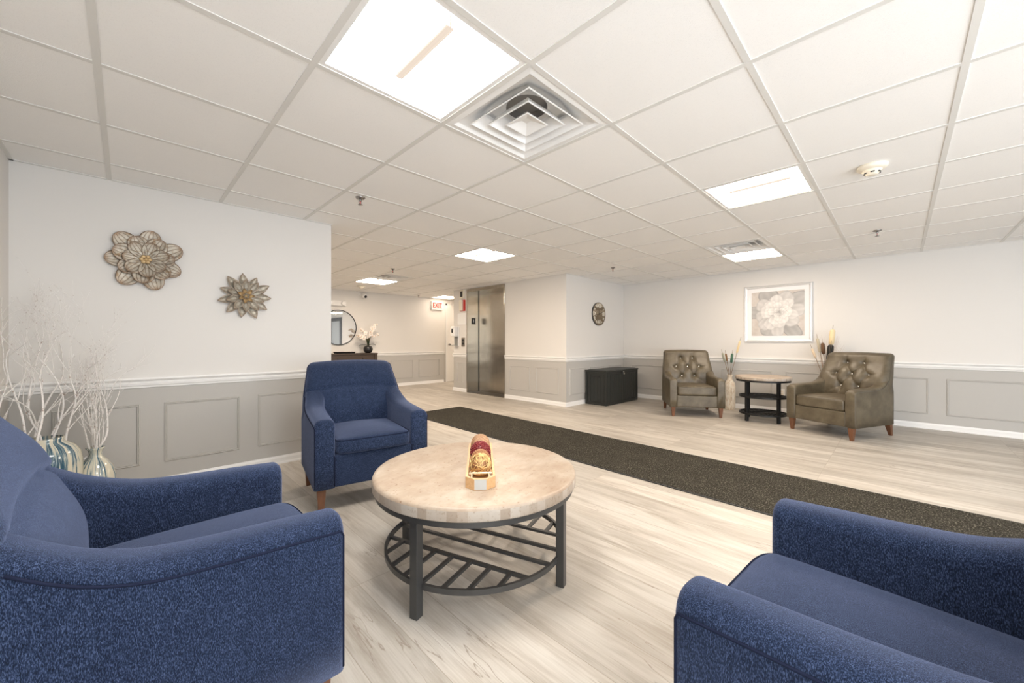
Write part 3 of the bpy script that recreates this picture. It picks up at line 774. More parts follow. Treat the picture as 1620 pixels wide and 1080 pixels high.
def tuft_shape(x, z):
    v = -0.014
    for bx_, bz_ in TB:
        r2 = (x-bx_)**2+(z-bz_)**2
        v += 0.026*math.exp(-r2/0.040**2)+0.012*math.exp(-r2/0.014**2)
    for i, ((ax, az), (cx, cz)) in enumerate(TSEG):
        dx, dz = cx-ax, cz-az; L2 = dx*dx+dz*dz; t = max(0, min(1, ((x-ax)*dx+(z-az)*dz)/L2))
        d = math.hypot(x-ax-t*dx, z-az-t*dz); k = 1 if i < 8 else max(0, 1-t)
        v += k*(0.009*math.exp(-(d/0.007)**2)+0.006*math.exp(-(d/0.022)**2))
    v += 0.0035*noise.noise(Vector((x*14, z*14, 1.7)))
    return min(v, 0.034)
LEA = dict(W=0.72, D=0.72, zb=0.138, mat=M['leather'], pip=M['leather_piping'], armt=0.10, arm_r=0.035, fil=0.014,
    armz=[(-0.36, 0.548), (-0.2, 0.552), (-0.02, 0.556), (0.08, 0.565), (0.15, 0.588), (0.20, 0.62), (0.26, 0.675), (0.33, 0.74)], arm_end=0.32, flare=0.015, xo0=0.10, bp0=0.235, front_drop=0.03,
    zs0=0.302, zs1=0.425, cush_in=-0.006, cush_back=0.20, cr=0.024, crown=0.022, pr=0.003, nu=110, nv=130, ztop=0.93, rc=0.045, rt=0.045,
    bw=[(0.138, 0.359), (0.55, 0.359), (0.66, 0.353), (0.80, 0.335), (0.93, 0.325)], crownz=0.006,
    yc=[(0.138, 0.27), (0.45, 0.27), (0.62, 0.295), (0.80, 0.365), (0.94, 0.415)], th=[(0.138, 0.17), (0.5, 0.20), (0.65, 0.19), (0.80, 0.14), (0.94, 0.12)],
    shape=tuft_shape, lx=0.05, lyf=0.035, lyr=0.04, lt=0.055, lb=0.030, rake=0.05, front_seam=True, buttons=TB, nose=0.015)
G1 = 'blue fabric armchairs round the coffee table'; G2 = 'tufted leather armchairs by the right wall'
armchair(BLUE, (0.085, 1.43, 0), PI/2, 'large blue fabric armchair in the left foreground in front of the striped vases', G1)
armchair(BLUE, (1.205, 2.735, 0), math.radians(-10.5), 'dark blue fabric armchair facing the camera behind the round coffee table', G1)
armchair(BLUE, (1.075, -0.055, 0), math.radians(176), 'blue fabric armchair cut off at the lower right corner, seat seen from above', G1)
armchair(LEA, (5.964, 2.198, 0), math.radians(-57.3), 'taupe tufted leather armchair between the black storage box and the tall white vase', G2)
armchair(LEA, (5.926, 0.509, 0), math.radians(245.3), 'taupe tufted leather armchair right of the small round side table', G2)

# ------------------------------------------------------------------ coffee table
def round_table(loc, rz, R0, zt, thick, legr, legw, shelves, ringr, label, name, metal, nseg=96, slats=True):
    r = empty(name, loc, rz, label, 'table')
    tb = MB(); b_ = 0.012
    prof = [(R0-0.03, zt-thick), (R0-0.006, zt-thick), (R0, zt-thick+0.006), (R0, zt-b_)]
    tb.lathe(prof, nseg, 1, None, True, True, False)
    prof = [(R0, zt-b_), (R0-0.003, zt-b_*0.45), (R0-b_*0.6, zt-0.002), (R0-b_*1.6, zt)]
    tb.lathe(prof, nseg, 0, None, True, False, True)
    tb.build('tabletop', [M['stone'], M['stone_edge']], r, fix=False)
    rm = MB(); zr = zt-thick
    rm.lathe([(R0-0.045, zr-0.024), (R0-0.012, zr-0.024), (R0-0.012, zr-0.0005), (R0-0.045, zr-0.0005), (R0-0.045, zr-0.024)], nseg, 0, None, False, False, False)
    rm.build('table_rim', metal, r)
    for k in range(4):
        a = k*PI/2; x, y = legr*math.cos(a), legr*math.sin(a); w = legw/2
        m = MB(); m.box(-w, w, -w, w, 0.0, zr-0.001, 0, Matrix.Translation((x, y, 0)) @ Matrix.Rotation(a, 4, 'Z')); lo = m.build('leg', metal, r, bevel=0.002)
    for zsf in shelves:
        sh = MB(); sh.lathe([(ringr-0.012, zsf-0.011), (ringr, zsf-0.011), (ringr, zsf+0.011), (ringr-0.012, zsf+0.011), (ringr-0.012, zsf-0.011)], nseg, 0, None, False, False, False)
        so = sh.build('shelf_ring', metal, r)
        q = 0.008; ri = ringr-0.008
        offs = [-0.19, -0.063, 0.063, 0.19] if R0 > 0.4 else [-0.11, -0.037, 0.037, 0.11]
        for o in offs:
            L_ = math.sqrt(ri*ri-o*o); m = MB(); m.box(o-q, o+q, -L_, L_, zsf-0.006, zsf+0.006); m.build('slat', metal, so)
        sp = 0.095 if R0 > 0.4 else 0.06
        for s in (-1, 1):
            for k in range(-4, 5):
                y = k*sp; 
                if abs(y) >= ri: continue
                xe = math.sqrt(ri*ri-y*y)
                if xe-offs[-1]-q < 0.03: continue
                m = MB(); m.box(min(s*(offs[-1]+q), s*xe), max(s*(offs[-1]+q), s*xe), y-q, y+q, zsf-0.006, zsf+0.006); m.build('slat', metal, so)
    return r
round_table((1.205, 1.457, 0), math.radians(18.5), 0.478, 0.457, 0.055, 0.435, 0.036, [0.115], 0.425,
            'round coffee table with cream travertine top and slatted steel shelf', 'coffee_table', M['gunmetal'])
round_table((6.10, 1.31, 0), math.radians(56), 0.325, 0.598, 0.045, 0.250, 0.034, [0.325, 0.10], 0.278,
            'small round side table with stone top and two dark shelves between the leather armchairs', 'side_table', M['dark_metal'])

# ------------------------------------------------------------------ tray with woven balls
TZ = 0.4575; ta = math.radians(49.8)
fc = 1.87; TC = Vector((0.648*fc, 0.766*fc, TZ))
tr = empty('centrepiece_tray', TC, ta-PI/2, 'long wooden tray with hexagonal ends holding decorative balls on the coffee table', 'tray')
def hexring(L_, w, c): return [(-w, -L_+c), (-w*0.42, -L_), (w*0.42, -L_), (w, -L_+c), (w, L_-c), (w*0.42, L_), (-w*0.42, L_), (-w, L_-c)]
o_ = hexring(0.295, 0.062, 0.035); i_ = hexring(0.285, 0.052, 0.033)
mb = MB(); H_ = 0.046
vs = [(x, y, 0) for x, y in o_]+[(x, y, H_) for x, y in o_]+[(x, y, H_) for x, y in i_]+[(x, y, 0.008) for x, y in i_]
fs = [tuple(range(7, -1, -1))]+[(a*8+k, a*8+(k+1) % 8, (a+1)*8+(k+1) % 8, (a+1)*8+k) for a in range(3) for k in range(8)]+[tuple(range(24, 32))]
mb.add(vs, fs); mb.build('tray_body', M['pine'], tr)
for s in (-1, 1):
    m2 = MB(); m2.box(-0.0245, 0.0245, s*0.2952-0.0008, s*0.2952+0.0012, 0.002, 0.044); m2.build('end_plate', bpy.data.materials.get('whitewashed_plate') or simple('whitewashed_plate', (0.50, 0.50, 0.48), 0.7), tr)
    m3 = MB(); yy = s*0.276
    m3.box(-0.048, 0.048, yy-0.003, yy+0.003, 0.062, 0.067)
    for xx in (-0.036, 0.036): m3.box(xx-0.003, xx+0.003, yy-0.003, yy+0.003, 0.02, 0.063)
    m3.build('handle', simple('pale_gold', (0.85, 0.72, 0.48), 0.25, 0.8) if s < 0 else bpy.data.materials['pale_gold'], tr)
Rt = Matrix.Rotation(ta-PI/2, 4, 'Z')
def fpos(d): return TC+Rt @ Vector((0, d, 0))
def ball(d, rad, kind, label):
    c = fpos(d); o = empty('decorative_ball', (c.x, c.y, TZ+0.0085), 0, label, 'ornament', 'decorative balls in the wooden tray')
    if kind == 'wire':
        mt = simple('gold_wire', (0.80, 0.55, 0.25), 0.3, 0.85); random.seed(4)
        mb = MB()
        for q in range(34):
            ax = Vector((random.gauss(0, 1), random.gauss(0, 1), random.gauss(0, 1))).normalized(); u = ax.orthogonal().normalized(); v = ax.cross(u)
            mb.tube([Vector((0, 0, rad))+(u*math.cos(2*PI*k/22)+v*math.sin(2*PI*k/22))*(rad-0.002) for k in range(22)], 0.0015, 4, closed=True)
        mb.build('wire_weave', mt, o, fix=False)
        m2 = MB(); sphere_pts(m2, (0, 0, rad), rad*0.72, 20, 12); m2.build('core', simple('warm_core', (0.42, 0.22, 0.10), 0.6), o)
    elif kind == 'berry':
        mt = simple('burgundy_bead', (0.22, 0.022, 0.025), 0.3); mb = MB(); n = 230
        sphere_pts(mb, (0, 0, rad), rad*0.9, 20, 12)
        for k in range(n):
            z = 1-2*(k+.5)/n; a = k*2.39996; r_ = math.sqrt(1-z*z); p = Vector((r_*math.cos(a), r_*math.sin(a), z))*(rad*0.93)+Vector((0, 0, rad))
            sphere_pts(mb, p, 0.0048, 6, 4)
        mb.build('beads', mt, o, fix=False)
    else:
        cc = (0.50, 0.30, 0.17) if kind == 'rattan' else (0.45, 0.22, 0.10)
        mt = simple('rattan_'+kind, cc, 0.5); mb = MB(); sphere_pts(mb, (0, 0, rad), rad*0.93, 20, 12); random.seed(7)
        for q in range(12):
            for sgn in (-1, 1):
                pts = []
                for k in range(40):
                    tt = k/39; z = math.cos(PI*tt); a = 2*PI*q/12+sgn*tt*PI*1.1; r_ = math.sin(PI*tt)
                    pts.append(Vector((r_*math.cos(a), r_*math.sin(a), z))*(rad*0.965)+Vector((0, 0, rad)))
                mb.tube(pts, 0.0017, 4)
        mb.build('weave', mt, o, fix=False)
ball(-0.150, 0.051, 'wire', 'open gold wire ball at the near end of the tray')
ball(-0.052, 0.046, 'brown', 'small brown woven ball behind the gold wire ball in the tray')
ball(0.050, 0.052, 'berry', 'dark red beaded ball in the tray')
ball(0.205, 0.051, 'rattan', 'tan woven ball at the far end of the tray')

# ------------------------------------------------------------------ vases and branches on the left
def vase(name, loc, prof, mat, label, n=48, wall_t=0.006):
    inner = [(max(r-wall_t, 0.004), z) for r, z in reversed(prof[1:])]
    inner = [(r, z) for r, z in inner if z > 0.02]
    m = MB(); m.lathe(prof+inner, n, 0, None, True, True, True)
    o = m.build(name, mat); o.location = loc
    return tag(o, label, 'vase')
VA = Vector((-0.335, 3.47, 0)); VB = Vector((-0.137, 3.52, 0))
vase('ceramic_vase', VA, [(0.075, 0), (0.10, 0.01), (0.128, 0.09), (0.146, 0.20), (0.152, 0.30), (0.150, 0.37), (0.140, 0.42), (0.118, 0.455), (0.092, 0.473), (0.078, 0.482), (0.076, 0.492), (0.080, 0.508), (0.075, 0.510)],
     M['vase_a'], 'wide cream ceramic vase with blue brush stripes in the left corner')
vase('ceramic_vase', VB, [(0.045, 0), (0.055, 0.008), (0.078, 0.07), (0.092, 0.16), (0.090, 0.23), (0.075, 0.29), (0.050, 0.33), (0.031, 0.352), (0.027, 0.37), (0.034, 0.395), (0.045, 0.408), (0.041, 0.409)],
     M['vase_b'], 'small cream ceramic vase with blue stripes right of the wide vase', wall_t=0.005)
def branch(seed, base, top, r0, depth, twigs, bend, name, label, group, tl=(0.25, 0.45)):
    rnd = random.Random(seed); mb = MB()
    tgt = Vector(top)
    def grow(p, d, length, r, lvl):
        pts = [p.copy()]; rs = [r]; n = max(5, int(length/0.03)); cur = p.copy(); dd = d.normalized(); wob = Vector((rnd.gauss(0, 1), rnd.gauss(0, 1), rnd.gauss(0, .4)))*bend
        for k in range(n):
            if k % 4 == 0: wob = Vector((rnd.gauss(0, 1), rnd.gauss(0, 1), rnd.gauss(0, .5)))*bend*(1+lvl*0.4)
            dd = (dd+wob+(((tgt-cur).normalized()*0.16 if k > 0.3*n else Vector((0, 0, 0.05))) if lvl == 0 else Vector((0, 0, 0.05)))).normalized(); cur = cur+dd*(length/n)
            if cur.y > YL-0.015: cur.y = YL-0.015; dd.y = -abs(dd.y)*0.5
            if cur.x < XW+0.015: cur.x = XW+0.015; dd.x = abs(dd.x)*0.5
            pts.append(cur.copy()); rs.append(max(r*(1-0.75*(k+1)/n), 0.0009))
            if lvl < depth and k > n*0.38 and rnd.random() < twigs/(n*0.72):
                a = rnd.uniform(0, 2*PI); side = dd.orthogonal().normalized(); side = (Matrix.Rotation(a, 3, dd) @ side)
                grow(cur.copy(), (dd*0.8+side*rnd.uniform(0.25, 0.6)), length*rnd.uniform(*tl), rs[-1]*0.7, lvl+1)
        mb.tube(pts, rs, 6 if lvl == 0 else 5)
    base = Vector(base); top = Vector(top); grow(base, (top-base).normalized()*0.45+Vector((0, 0, 0.55)), (top-base).length*1.03, r0, 0)
    o = mb.build(name, M['branch'], fix=False); return tag(o, label, 'branch', group)
tipsA = [(-0.46, 3.62, 0.92, 2), (-0.40, 3.45, 1.02, 5), (-0.33, 3.58, 1.12, 5), (-0.30, 3.42, 1.10, 6), (-0.20, 3.62, 1.08, 6), (-0.42, 3.30, 1.00, 4), (-0.22, 3.40, 1.00, 5), (-0.13, 3.50, 1.06, 5), (-0.37, 3.70, 1.08, 4)]
for k, (x, y, z, tw) in enumerate(tipsA):
    bx_ = VA.x-0.015+(x+0.32)*0.20; by_ = VA.y+(y-3.5)*0.2
    branch(20+k, (bx_, by_, 0.12), (x, y, z), 0.0085, 2, tw+2, 0.060, 'dried_branch', 'white painted branch standing in the wide striped vase', 'white branches in the wide vase')
rnd = random.Random(3)
for k in range(17):
    a = rnd.uniform(0, 2*PI); rr = rnd.uniform(0.01, 0.085); x = VB.x-0.015+rr*math.cos(a); y = VB.y-0.02+rr*math.sin(a)*0.8; z = rnd.uniform(0.72, 0.93)
    bx_ = VB.x+(x-VB.x)*0.06; by_ = VB.y+(y-VB.y)*0.06
    branch(60+k, (bx_, by_, 0.20), (x, y, z), 0.0034, 1, 3, 0.020, 'dried_twig', 'thin white twig standing in the small striped vase', 'white twigs in the small vase', (0.14, 0.26))

# ------------------------------------------------------------------ metal wall flowers
def petal_mesh(L_, w, cup, tipsharp, nx=8, ny=14, r0=0.008):
    vs = []; uv = []; fs = []
    for j in range(ny+1):
        t = math.sin(PI/2*j/ny)**1.1 if tipsharp < 0.5 else j/ny
        y = r0+(L_-r0)*t
        if tipsharp < 0.5: ww = w*(math.sqrt(max(0, 1-((t-0.62)/0.38)**2)) if t > 0.62 else 0.28+0.72*math.sin(PI/2*t/0.62))
        else: ww = w*(math.cos(PI/2*(t-0.52)/0.48)**0.85 if t > 0.52 else 0.30+0.70*math.sin(PI/2*t/0.52))
        ww = max(ww, 0.0006)
        for i in range(nx+1):
            q = 2*i/nx-1
            vs.append((q*ww, y, cup*(q*q)*ww+cup*0.25*t*t*L_)); uv.append((i/nx, max(t, abs(q)**3)))
    for j in range(ny):
        for i in range(nx): fs.append((j*(nx+1)+i, j*(nx+1)+i+1, (j+1)*(nx+1)+i+1, (j+1)*(nx+1)+i))
    return vs, fs, uv
def petal_obj(mesh, mat, parent, ang, tilt, z, sc=1.0):
    vs, fs, uv = mesh; me = bpy.data.meshes.new('petal'); me.from_pydata(vs, [], fs); l = me.uv_layers.new(name='UVMap')
    for lp in me.loops: l.data[lp.index].uv = uv[lp.vertex_index]
    for p in me.polygons: p.use_smooth = True
    me.materials.append(mat); o = bpy.data.objects.new('petal', me); COL.objects.link(o); o.parent = parent
    o.matrix_local = Matrix.Translation((0, 0, z)) @ Matrix.Rotation(ang, 4, 'Z') @ Matrix.Rotation(tilt, 4, 'X') @ Matrix.Scale(sc, 4)
    m = o.modifiers.new('thick', 'SOLIDIFY'); m.thickness = 0.0012
    return o
def wall_flower(x, z, label, layers, cmat):
    r = empty('metal_flower', (x, YL-0.004, z), 0, label, 'wall decoration'); r.rotation_euler = (PI/2, 0, 0)
    m = MB(); m.lathe([(0.03, 0), (0.03, 0.012)], 16); m.build('mounting_disc', M['petal_plain'], r)
    for (n, L_, w, cup, sharp, tilt, zz, off, mat) in layers:
        pm = petal_mesh(L_, w, cup, sharp)
        for k in range(n): petal_obj(pm, mat, r, 2*PI*(k+off)/n, tilt, zz, 1+0.05*math.sin(k*2.3))
    m = MB()
    for k in range(cmat[0]):
        a = 2*PI*k/cmat[0]; sphere_pts(m, (cmat[1]*0.62*math.cos(a), cmat[1]*0.62*math.sin(a), cmat[2]), cmat[1]*0.42, 8, 6, 0.6)
    sphere_pts(m, (0, 0, cmat[2]+0.005), cmat[1]*0.35, 10, 6)
    m.build('flower_centre', M['gold_petal'], r, fix=False)
RB, PL, GO = M['petal_rib'], M['petal_plain'], M['gold_petal']
wall_flower(0.095, 1.645, 'large round-petalled metal flower hanging on the left wall',
            [(7, 0.215, 0.062, 0.14, 0, 0.03, 0.012, -0.19, RB), (7, 0.168, 0.058, 0.18, 0, 0.10, 0.020, 0.39, RB), (7, 0.128, 0.047, 0.22, 0, 0.16, 0.028, -0.39, RB)], (6, 0.034, 0.045))
wall_flower(0.690, 1.435, 'smaller pointed-petalled metal flower right of the large metal flower',
            [(11, 0.187, 0.034, 0.4, 1, 0.03, 0.012, 0.2, PL), (10, 0.140, 0.029, 0.5, 1, 0.12, 0.022, 0.0, PL), (7, 0.068, 0.014, 0.6, 1, 0.35, 0.034, 0.3, GO), (5, 0.040, 0.010, 0.6, 1, 0.7, 0.040, 0.1, PL)], (5, 0.010, 0.048))

# ------------------------------------------------------------------ elevator
el = empty('elevator', (XE, (EL0+EL1)/2, 0), 0, 'stainless steel elevator with closed brushed door in the recessed frame', 'elevator')
def rel(mb, name, mat, parent=el, **k):
    o = mb.build(name, mat, None, **k); o.parent = parent
    pl = Vector((0, 0, 0)); q = parent
    while q: pl += Vector(q.location); q = q.parent
    o.location = -pl; return o
m = MB(); fw = 0.022
m.box(XE-0.014, XE+0.30, EL1-fw, EL1-0.001, 0, ELT-0.002); m.box(XE-0.014, XE+0.30, EL0+0.001, EL0+fw, 0, ELT-0.002); m.box(XE-0.014, XE+0.30, EL0+fw, EL1-fw, ELT-0.062, ELT-0.002)
rel(m, 'door_frame', M['steel'])
m = MB(); m.box(XE+0.30, XE+0.33, EL0, EL1, 0, ELT); rel(m, 'elevator_door', M['steel'])
m = MB(); m.box(XE+0.0, XE+0.33, EL0+fw, EL1-fw, 0.0005, 0.006); rel(m, 'door_sill', simple('dark_sill', (0.12, 0.11, 0.10), 0.4, 0.8))
m = MB(); m.box(XE+0.297, XE+0.2995, EL0+fw, EL0+fw+0.02, 0.0, ELT-0.062); m.box(XE+0.294, XE+0.2995, EL1-fw-0.012, EL1-fw, 0.0, ELT-0.062); rel(m, 'door_gap', M['black'])
m = MB(); m.box(XE+0.10, XE+0.205, EL1-fw-0.003, EL1-fw, 1.43, 1.56); ind = rel(m, 'floor_indicator', M['black'])
def text(body, size, name, mat, parent, world_loc, rot, ext=0.001, font_scale=(1, 1, 1), bold=0.0):
    cu = bpy.data.curves.new(name, 'FONT'); cu.body = body; cu.size = size; cu.extrude = ext; cu.align_x = 'CENTER'; cu.align_y = 'CENTER'; cu.offset = bold
    tmp = bpy.data.objects.new('tmp', cu); COL.objects.link(tmp)
    dg = bpy.context.evaluated_depsgraph_get(); me = bpy.data.meshes.new_from_object(tmp.evaluated_get(dg)); bpy.data.objects.remove(tmp)
    me.name = name; me.materials.clear(); me.materials.append(mat)
    o = bpy.data.objects.new(name, me); COL.objects.link(o)
    if parent:
        o.parent = parent
        pl = Vector((0, 0, 0)); q = parent
        while q: pl += Vector(q.location); q = q.parent
        world_loc = Vector(world_loc)-pl
    o.location = world_loc; o.rotation_euler = rot; o.scale = font_scale; return o
text('1', 0.10, 'floor_number', M['white_plastic'], ind, (XE+0.152, EL1-fw-0.0045, 1.495), (PI/2, 0, 0))

# ------------------------------------------------------------------ things on the stub wall left of the elevator
def at_stub(y, z): return Vector((XE, y, z))
def wallthing(name, c, label, cat, rz): return empty(name, c, rz, label, cat)
RZ = -PI/2     # local +y points into the wall (world +x): local x -> world -y
def lbox(mb, w, d, z0, z1, mi=0, x0=0.0, y0=0.0): return mb.box(x0-w/2, x0+w/2, -d-y0, -y0-0.0005, z0, z1, mi)
o = wallthing('hall_lantern', (XE, 6.552, 2.065), 'elevator hall lantern with black lens highest on the wall left of the elevator', 'indicator lamp', RZ)
lbox(MB(), 0.13, 0.045, -0.092, 0.092).build('housing', M['ivory'], o, bevel=0.006)
m = MB(); m.box(-0.038, 0.038, -0.048, -0.044, -0.06, 0.06); m.build('lens', M['black'], o)
o = wallthing('alarm_strobe', (XE, 6.545, 1.825), 'beige fire alarm horn with red backplate below the hall lantern', 'fire alarm', RZ)
lbox(MB(), 0.16, 0.028, -0.118, 0.118).build('backplate', M['red'], o, bevel=0.004)
lbox(MB(), 0.105, 0.06, -0.112, 0.112, 0, -0.02).build('housing', M['ivory'], o, bevel=0.006)
o = wallthing('notice_board', (XE, 6.585, 1.545), 'white paper notice posted on the wall beside the elevator', 'notice', RZ)
lbox(MB(), 0.29, 0.008, -0.12, 0.12).build('backing', M['mat_board'], o)
m = MB(); m.box(-0.12, 0.12, -0.010, -0.0082, -0.095, 0.095); m.build('paper_sheet', M['paper'], o)
o = wallthing('hand_sanitizer_dispenser', (XE, 6.765, 1.17), 'white hand sanitizer dispenser with grey tray below it, mounted left of the elevator', 'dispenser', RZ)
lbox(MB(), 0.16, 0.02, -0.20, 0.215).build('backplate', M['white_plastic'], o, bevel=0.004)
lbox(MB(), 0.135, 0.105, 0.0, 0.215, 0, 0, 0.02).build('cover', M['white_plastic'], o, bevel=0.02)
m = MB(); m.lathe([(0.032, 0.0), (0.032, 0.004)], 24, 0, Matrix.Translation((0.0, -0.1265, 0.12)) @ Matrix.Rotation(PI/2, 4, 'X') @ Matrix.Scale(1.5, 4, (0, 1, 0))); m.build('view_window', M['glass_dark'], o)
m = MB(); m.box(-0.06, 0.06, -0.10, -0.02, -0.195, -0.18); m.box(-0.055, 0.055, -0.028, -0.0205, -0.18, 0.0); m.build('drip_tray', simple('grey_plastic', (0.25, 0.25, 0.24), 0.5), o)
o = wallthing('call_button_panel', (XE, 6.541, 1.05), 'steel elevator call button panel left of the elevator frame', 'call button', RZ)
lbox(MB(), 0.115, 0.008, -0.095, 0.095).build('plate', M['steel'], o, bevel=0.002)
for zz in (0.035, -0.03):
    m = MB(); m.box(-0.026, 0.026, -0.013, -0.008, zz-0.024, zz+0.024); m.build('button', M['black'], o)

# ------------------------------------------------------------------ far wall: door, exit sign, emergency light, camera, mirror, console
d = empty('door_1', (6.42, YF, 0)); d['kind'] = 'structure'
m = MB(); m.box(-0.47, -0.43, -0.015, -0.0005, 0, 2.06); m.box(0.43, 0.47, -0.015, -0.0005, 0, 2.06); m.box(-0.47, 0.47, -0.015, -0.0005, 2.02, 2.06); m.build('door_frame', M['trim'], d)
m = MB(); m.box(-0.43, 0.43, -0.010, -0.0005, 0.008, 2.02); m.build('door_leaf', M['white_door'], d)
m = MB(); m.lathe([(0.028, 0), (0.028, 0.006), (0.010, 0.010), (0.010, 0.035), (0.026, 0.045), (0.028, 0.058), (0.018, 0.068), (0.001, 0.070)], 20, 0, Matrix.Translation((-0.36, -0.010, 0.985)) @ Matrix.Rotation(PI/2, 4, 'X')); m.build('door_knob', M['chrome'], d)

o = empty('exit_sign', (5.655, YF, 1.985), 0, 'lit white EXIT sign with red letters on the far wall', 'sign')
m = MB(); m.box(-0.165, 0.165, -0.055, -0.0005, -0.105, 0.105); m.build('housing', M['white_plastic'], o, bevel=0.006)
face = simple('lit_sign_face', (0.42, 0.39, 0.36), 0.6, emis=(1, 0.93, 0.85), es=0.12)
m = MB(); m.box(-0.145, 0.145, -0.057, -0.0552, -0.085, 0.085); m.build('face_panel', face, o)
red_e = simple('lit_red_letters', (0.22, 0.012, 0.008), 0.7, emis=(1.0, 0.08, 0.04), es=0.18)
text('EXIT', 0.155, 'exit_lettering', red_e, o, (5.655, YF-0.0585, 1.985), (PI/2, 0, 0), 0.001, (0.86, 1.15, 1), 0.003)

o = empty('emergency_light', (3.15, YF, 1.876), 0, 'white twin-head emergency light high on the far wall above the mirror', 'emergency light')
m = MB(); m.box(-0.19, 0.19, -0.06, -0.0005, -0.06, 0.06); m.build('housing', M['white_plastic'], o, bevel=0.008)
for s in (-1, 1):
    m = MB(); m.lathe([(0.045, 0), (0.05, 0.02), (0.045, 0.035), (0.030, 0.038), (0.001, 0.036)], 20, 0, Matrix.Translation((s*0.125, -0.0602, 0)) @ Matrix.Rotation(PI/2, 4, 'X')); m.build('lamp_head', M['white_plastic'], o)

o = empty('security_camera', (3.70, YF, 2.10), 0, 'small white security camera mounted high on the far wall', 'camera')
m = MB(); m.lathe([(0.055, 0), (0.055, 0.012), (0.03, 0.02)], 20, 0, Matrix.Translation((0, -0.0005, 0)) @ Matrix.Rotation(PI/2, 4, 'X')); m.tube([(0, -0.01, 0), (0, -0.05, -0.005), (0, -0.075, -0.02)], 0.018, 10); m.build('mount', M['white_plastic'], o)
m = MB(); m.lathe([(0.048, -0.06), (0.055, -0.04), (0.055, 0.035), (0.045, 0.055), (0.02, 0.066), (0.001, 0.068)], 24, 0, Matrix.Translation((0.01, -0.125, -0.03)) @ Matrix.Rotation(PI/2+0.35, 4, 'X') @ Matrix.Rotation(PI, 4, 'X')); ch = m.build('camera_body', M['white_plastic'], o)
m = MB(); sphere_pts(m, (0.012, -0.172, -0.052), 0.032, 16, 10); m.build('lens', M['black'], o)

o = empty('round_mirror', (3.20, YF-0.004, 1.362), 0, 'round mirror with thin black frame hanging above the console table', 'mirror'); o.rotation_euler = (PI/2, 0, 0)
MB().lathe([(0.365, 0), (0.365, 0.012)], 72, smooth=False).build('mirror_glass', M['mirror'], o, fix=True)
MB().lathe([(0.362, 0), (0.376, 0), (0.376, 0.022), (0.362, 0.022), (0.362, 0)], 72, cap0=False, cap1=False, smooth=False).build('mirror_frame', M['dark_metal'], o)

CZ_ = 0.815
o = empty('console_table', (3.04, 8.245, 0), 0, 'dark brown console table against the far wall under the round mirror', 'console table')
m = MB(); m.box(-0.85, 0.85, -0.185, 0.185, CZ_-0.03, CZ_); m.build('table_top', M['espresso'], o, bevel=0.003)
m = MB(); m.box(-0.80, 0.80, -0.165, 0.165, CZ_-0.18, CZ_-0.0305); m.build('apron', M['espresso'], o, bevel=0.002)
for s in (-1, 0, 1):
    m = MB(); m.box(s*0.52-0.24, s*0.52+0.24, -0.172, -0.1655, CZ_-0.165, CZ_-0.045); dr = m.build('drawer', M['espresso'], o, bevel=0.002)
    m = MB(); sphere_pts(m, (s*0.52, -0.18, CZ_-0.105), 0.012, 10, 8); m.build('knob', M['dark_metal'], dr)
for sx in (-1, 1):
    for sy in (-1, 1):
        m = MB(); m.box(sx*0.815-0.03, sx*0.815+0.03, sy*0.15-0.03, sy*0.15+0.03, 0, CZ_-0.0305); m.build('leg', M['espresso'], o, bevel=0.002)
m = MB(); m.box(-0.79, 0.79, -0.15, 0.15, 0.14, 0.165); m.build('shelf', M['espresso'], o, bevel=0.002)
m = MB(); m.box(-0.18, 0.18, -0.08, 0.08, 0, 0.006)
vs_o = [(-0.18, -0.08, 0.006), (0.18, -0.08, 0.006), (0.18, 0.08, 0.006), (-0.18, 0.08, 0.006), (-0.205, -0.10, 0.03), (0.205, -0.10, 0.03), (0.205, 0.10, 0.03), (-0.205, 0.10, 0.03)]
m.add(vs_o, [(0,1,5,4),(1,2,6,5),(2,3,7,6),(3,0,4,7)])
to = m.build('serving_tray', M['black']); to.location = (3.22, 8.19, CZ_+0.0005); sm_ = to.modifiers.new('t', 'SOLIDIFY'); sm_.thickness = 0.003
tag(to, 'flat black tray lying on the console table', 'tray')
# orchid
OP = Vector((3.735, 8.20, CZ_+0.0005))
o = empty('potted_orchid', OP, 0, 'white orchid in a black bowl pot on the console table', 'plant')
m = MB(); m.lathe([(0.045, 0), (0.065, 0.008), (0.092, 0.05), (0.098, 0.085), (0.090, 0.12), (0.070, 0.145), (0.062, 0.15), (0.062, 0.14)], 28); m.build('pot', M['black'], o)
leafm = simple('orchid_leaf', (0.02, 0.045, 0.018), 0.35); stm = simple('orchid_stem', (0.09, 0.06, 0.025), 0.5)
rnd = random.Random(11)
for a, L_, up in ((0.0, 0.17, 0.02), (3.0, 0.20, 0.0), (1.4, 0.14, 0.14), (4.4, 0.15, 0.10), (0.6, 0.12, 0.2)):
    m = MB(); vs = []; fs = []
    for k in range(9):
        t = k/8; w = 0.026*math.sin(PI*(0.1+0.88*t)); r_ = L_*t; z = 0.145+up*math.sin(t*PI*0.55)+0.05*t*(1-t)*2
        for s in (-1, 0, 1): vs.append((r_*math.cos(a)-s*w*math.sin(a), r_*math.sin(a)+s*w*math.cos(a), z+abs(s)*0.008))
    for k in range(8):
        for q in range(2): fs.append((k*3+q, k*3+q+1, k*3+q+4, k*3+q+3))
    m.add(vs, fs, 0, True); lf = m.build('leaf', leafm, o, fix=False); sd = lf.modifiers.new('t', 'SOLIDIFY'); sd.thickness = 0.002
white = simple('orchid_petal', (0.85, 0.80, 0.75), 0.5); yc = simple('orchid_throat', (0.65, 0.35, 0.10), 0.5)
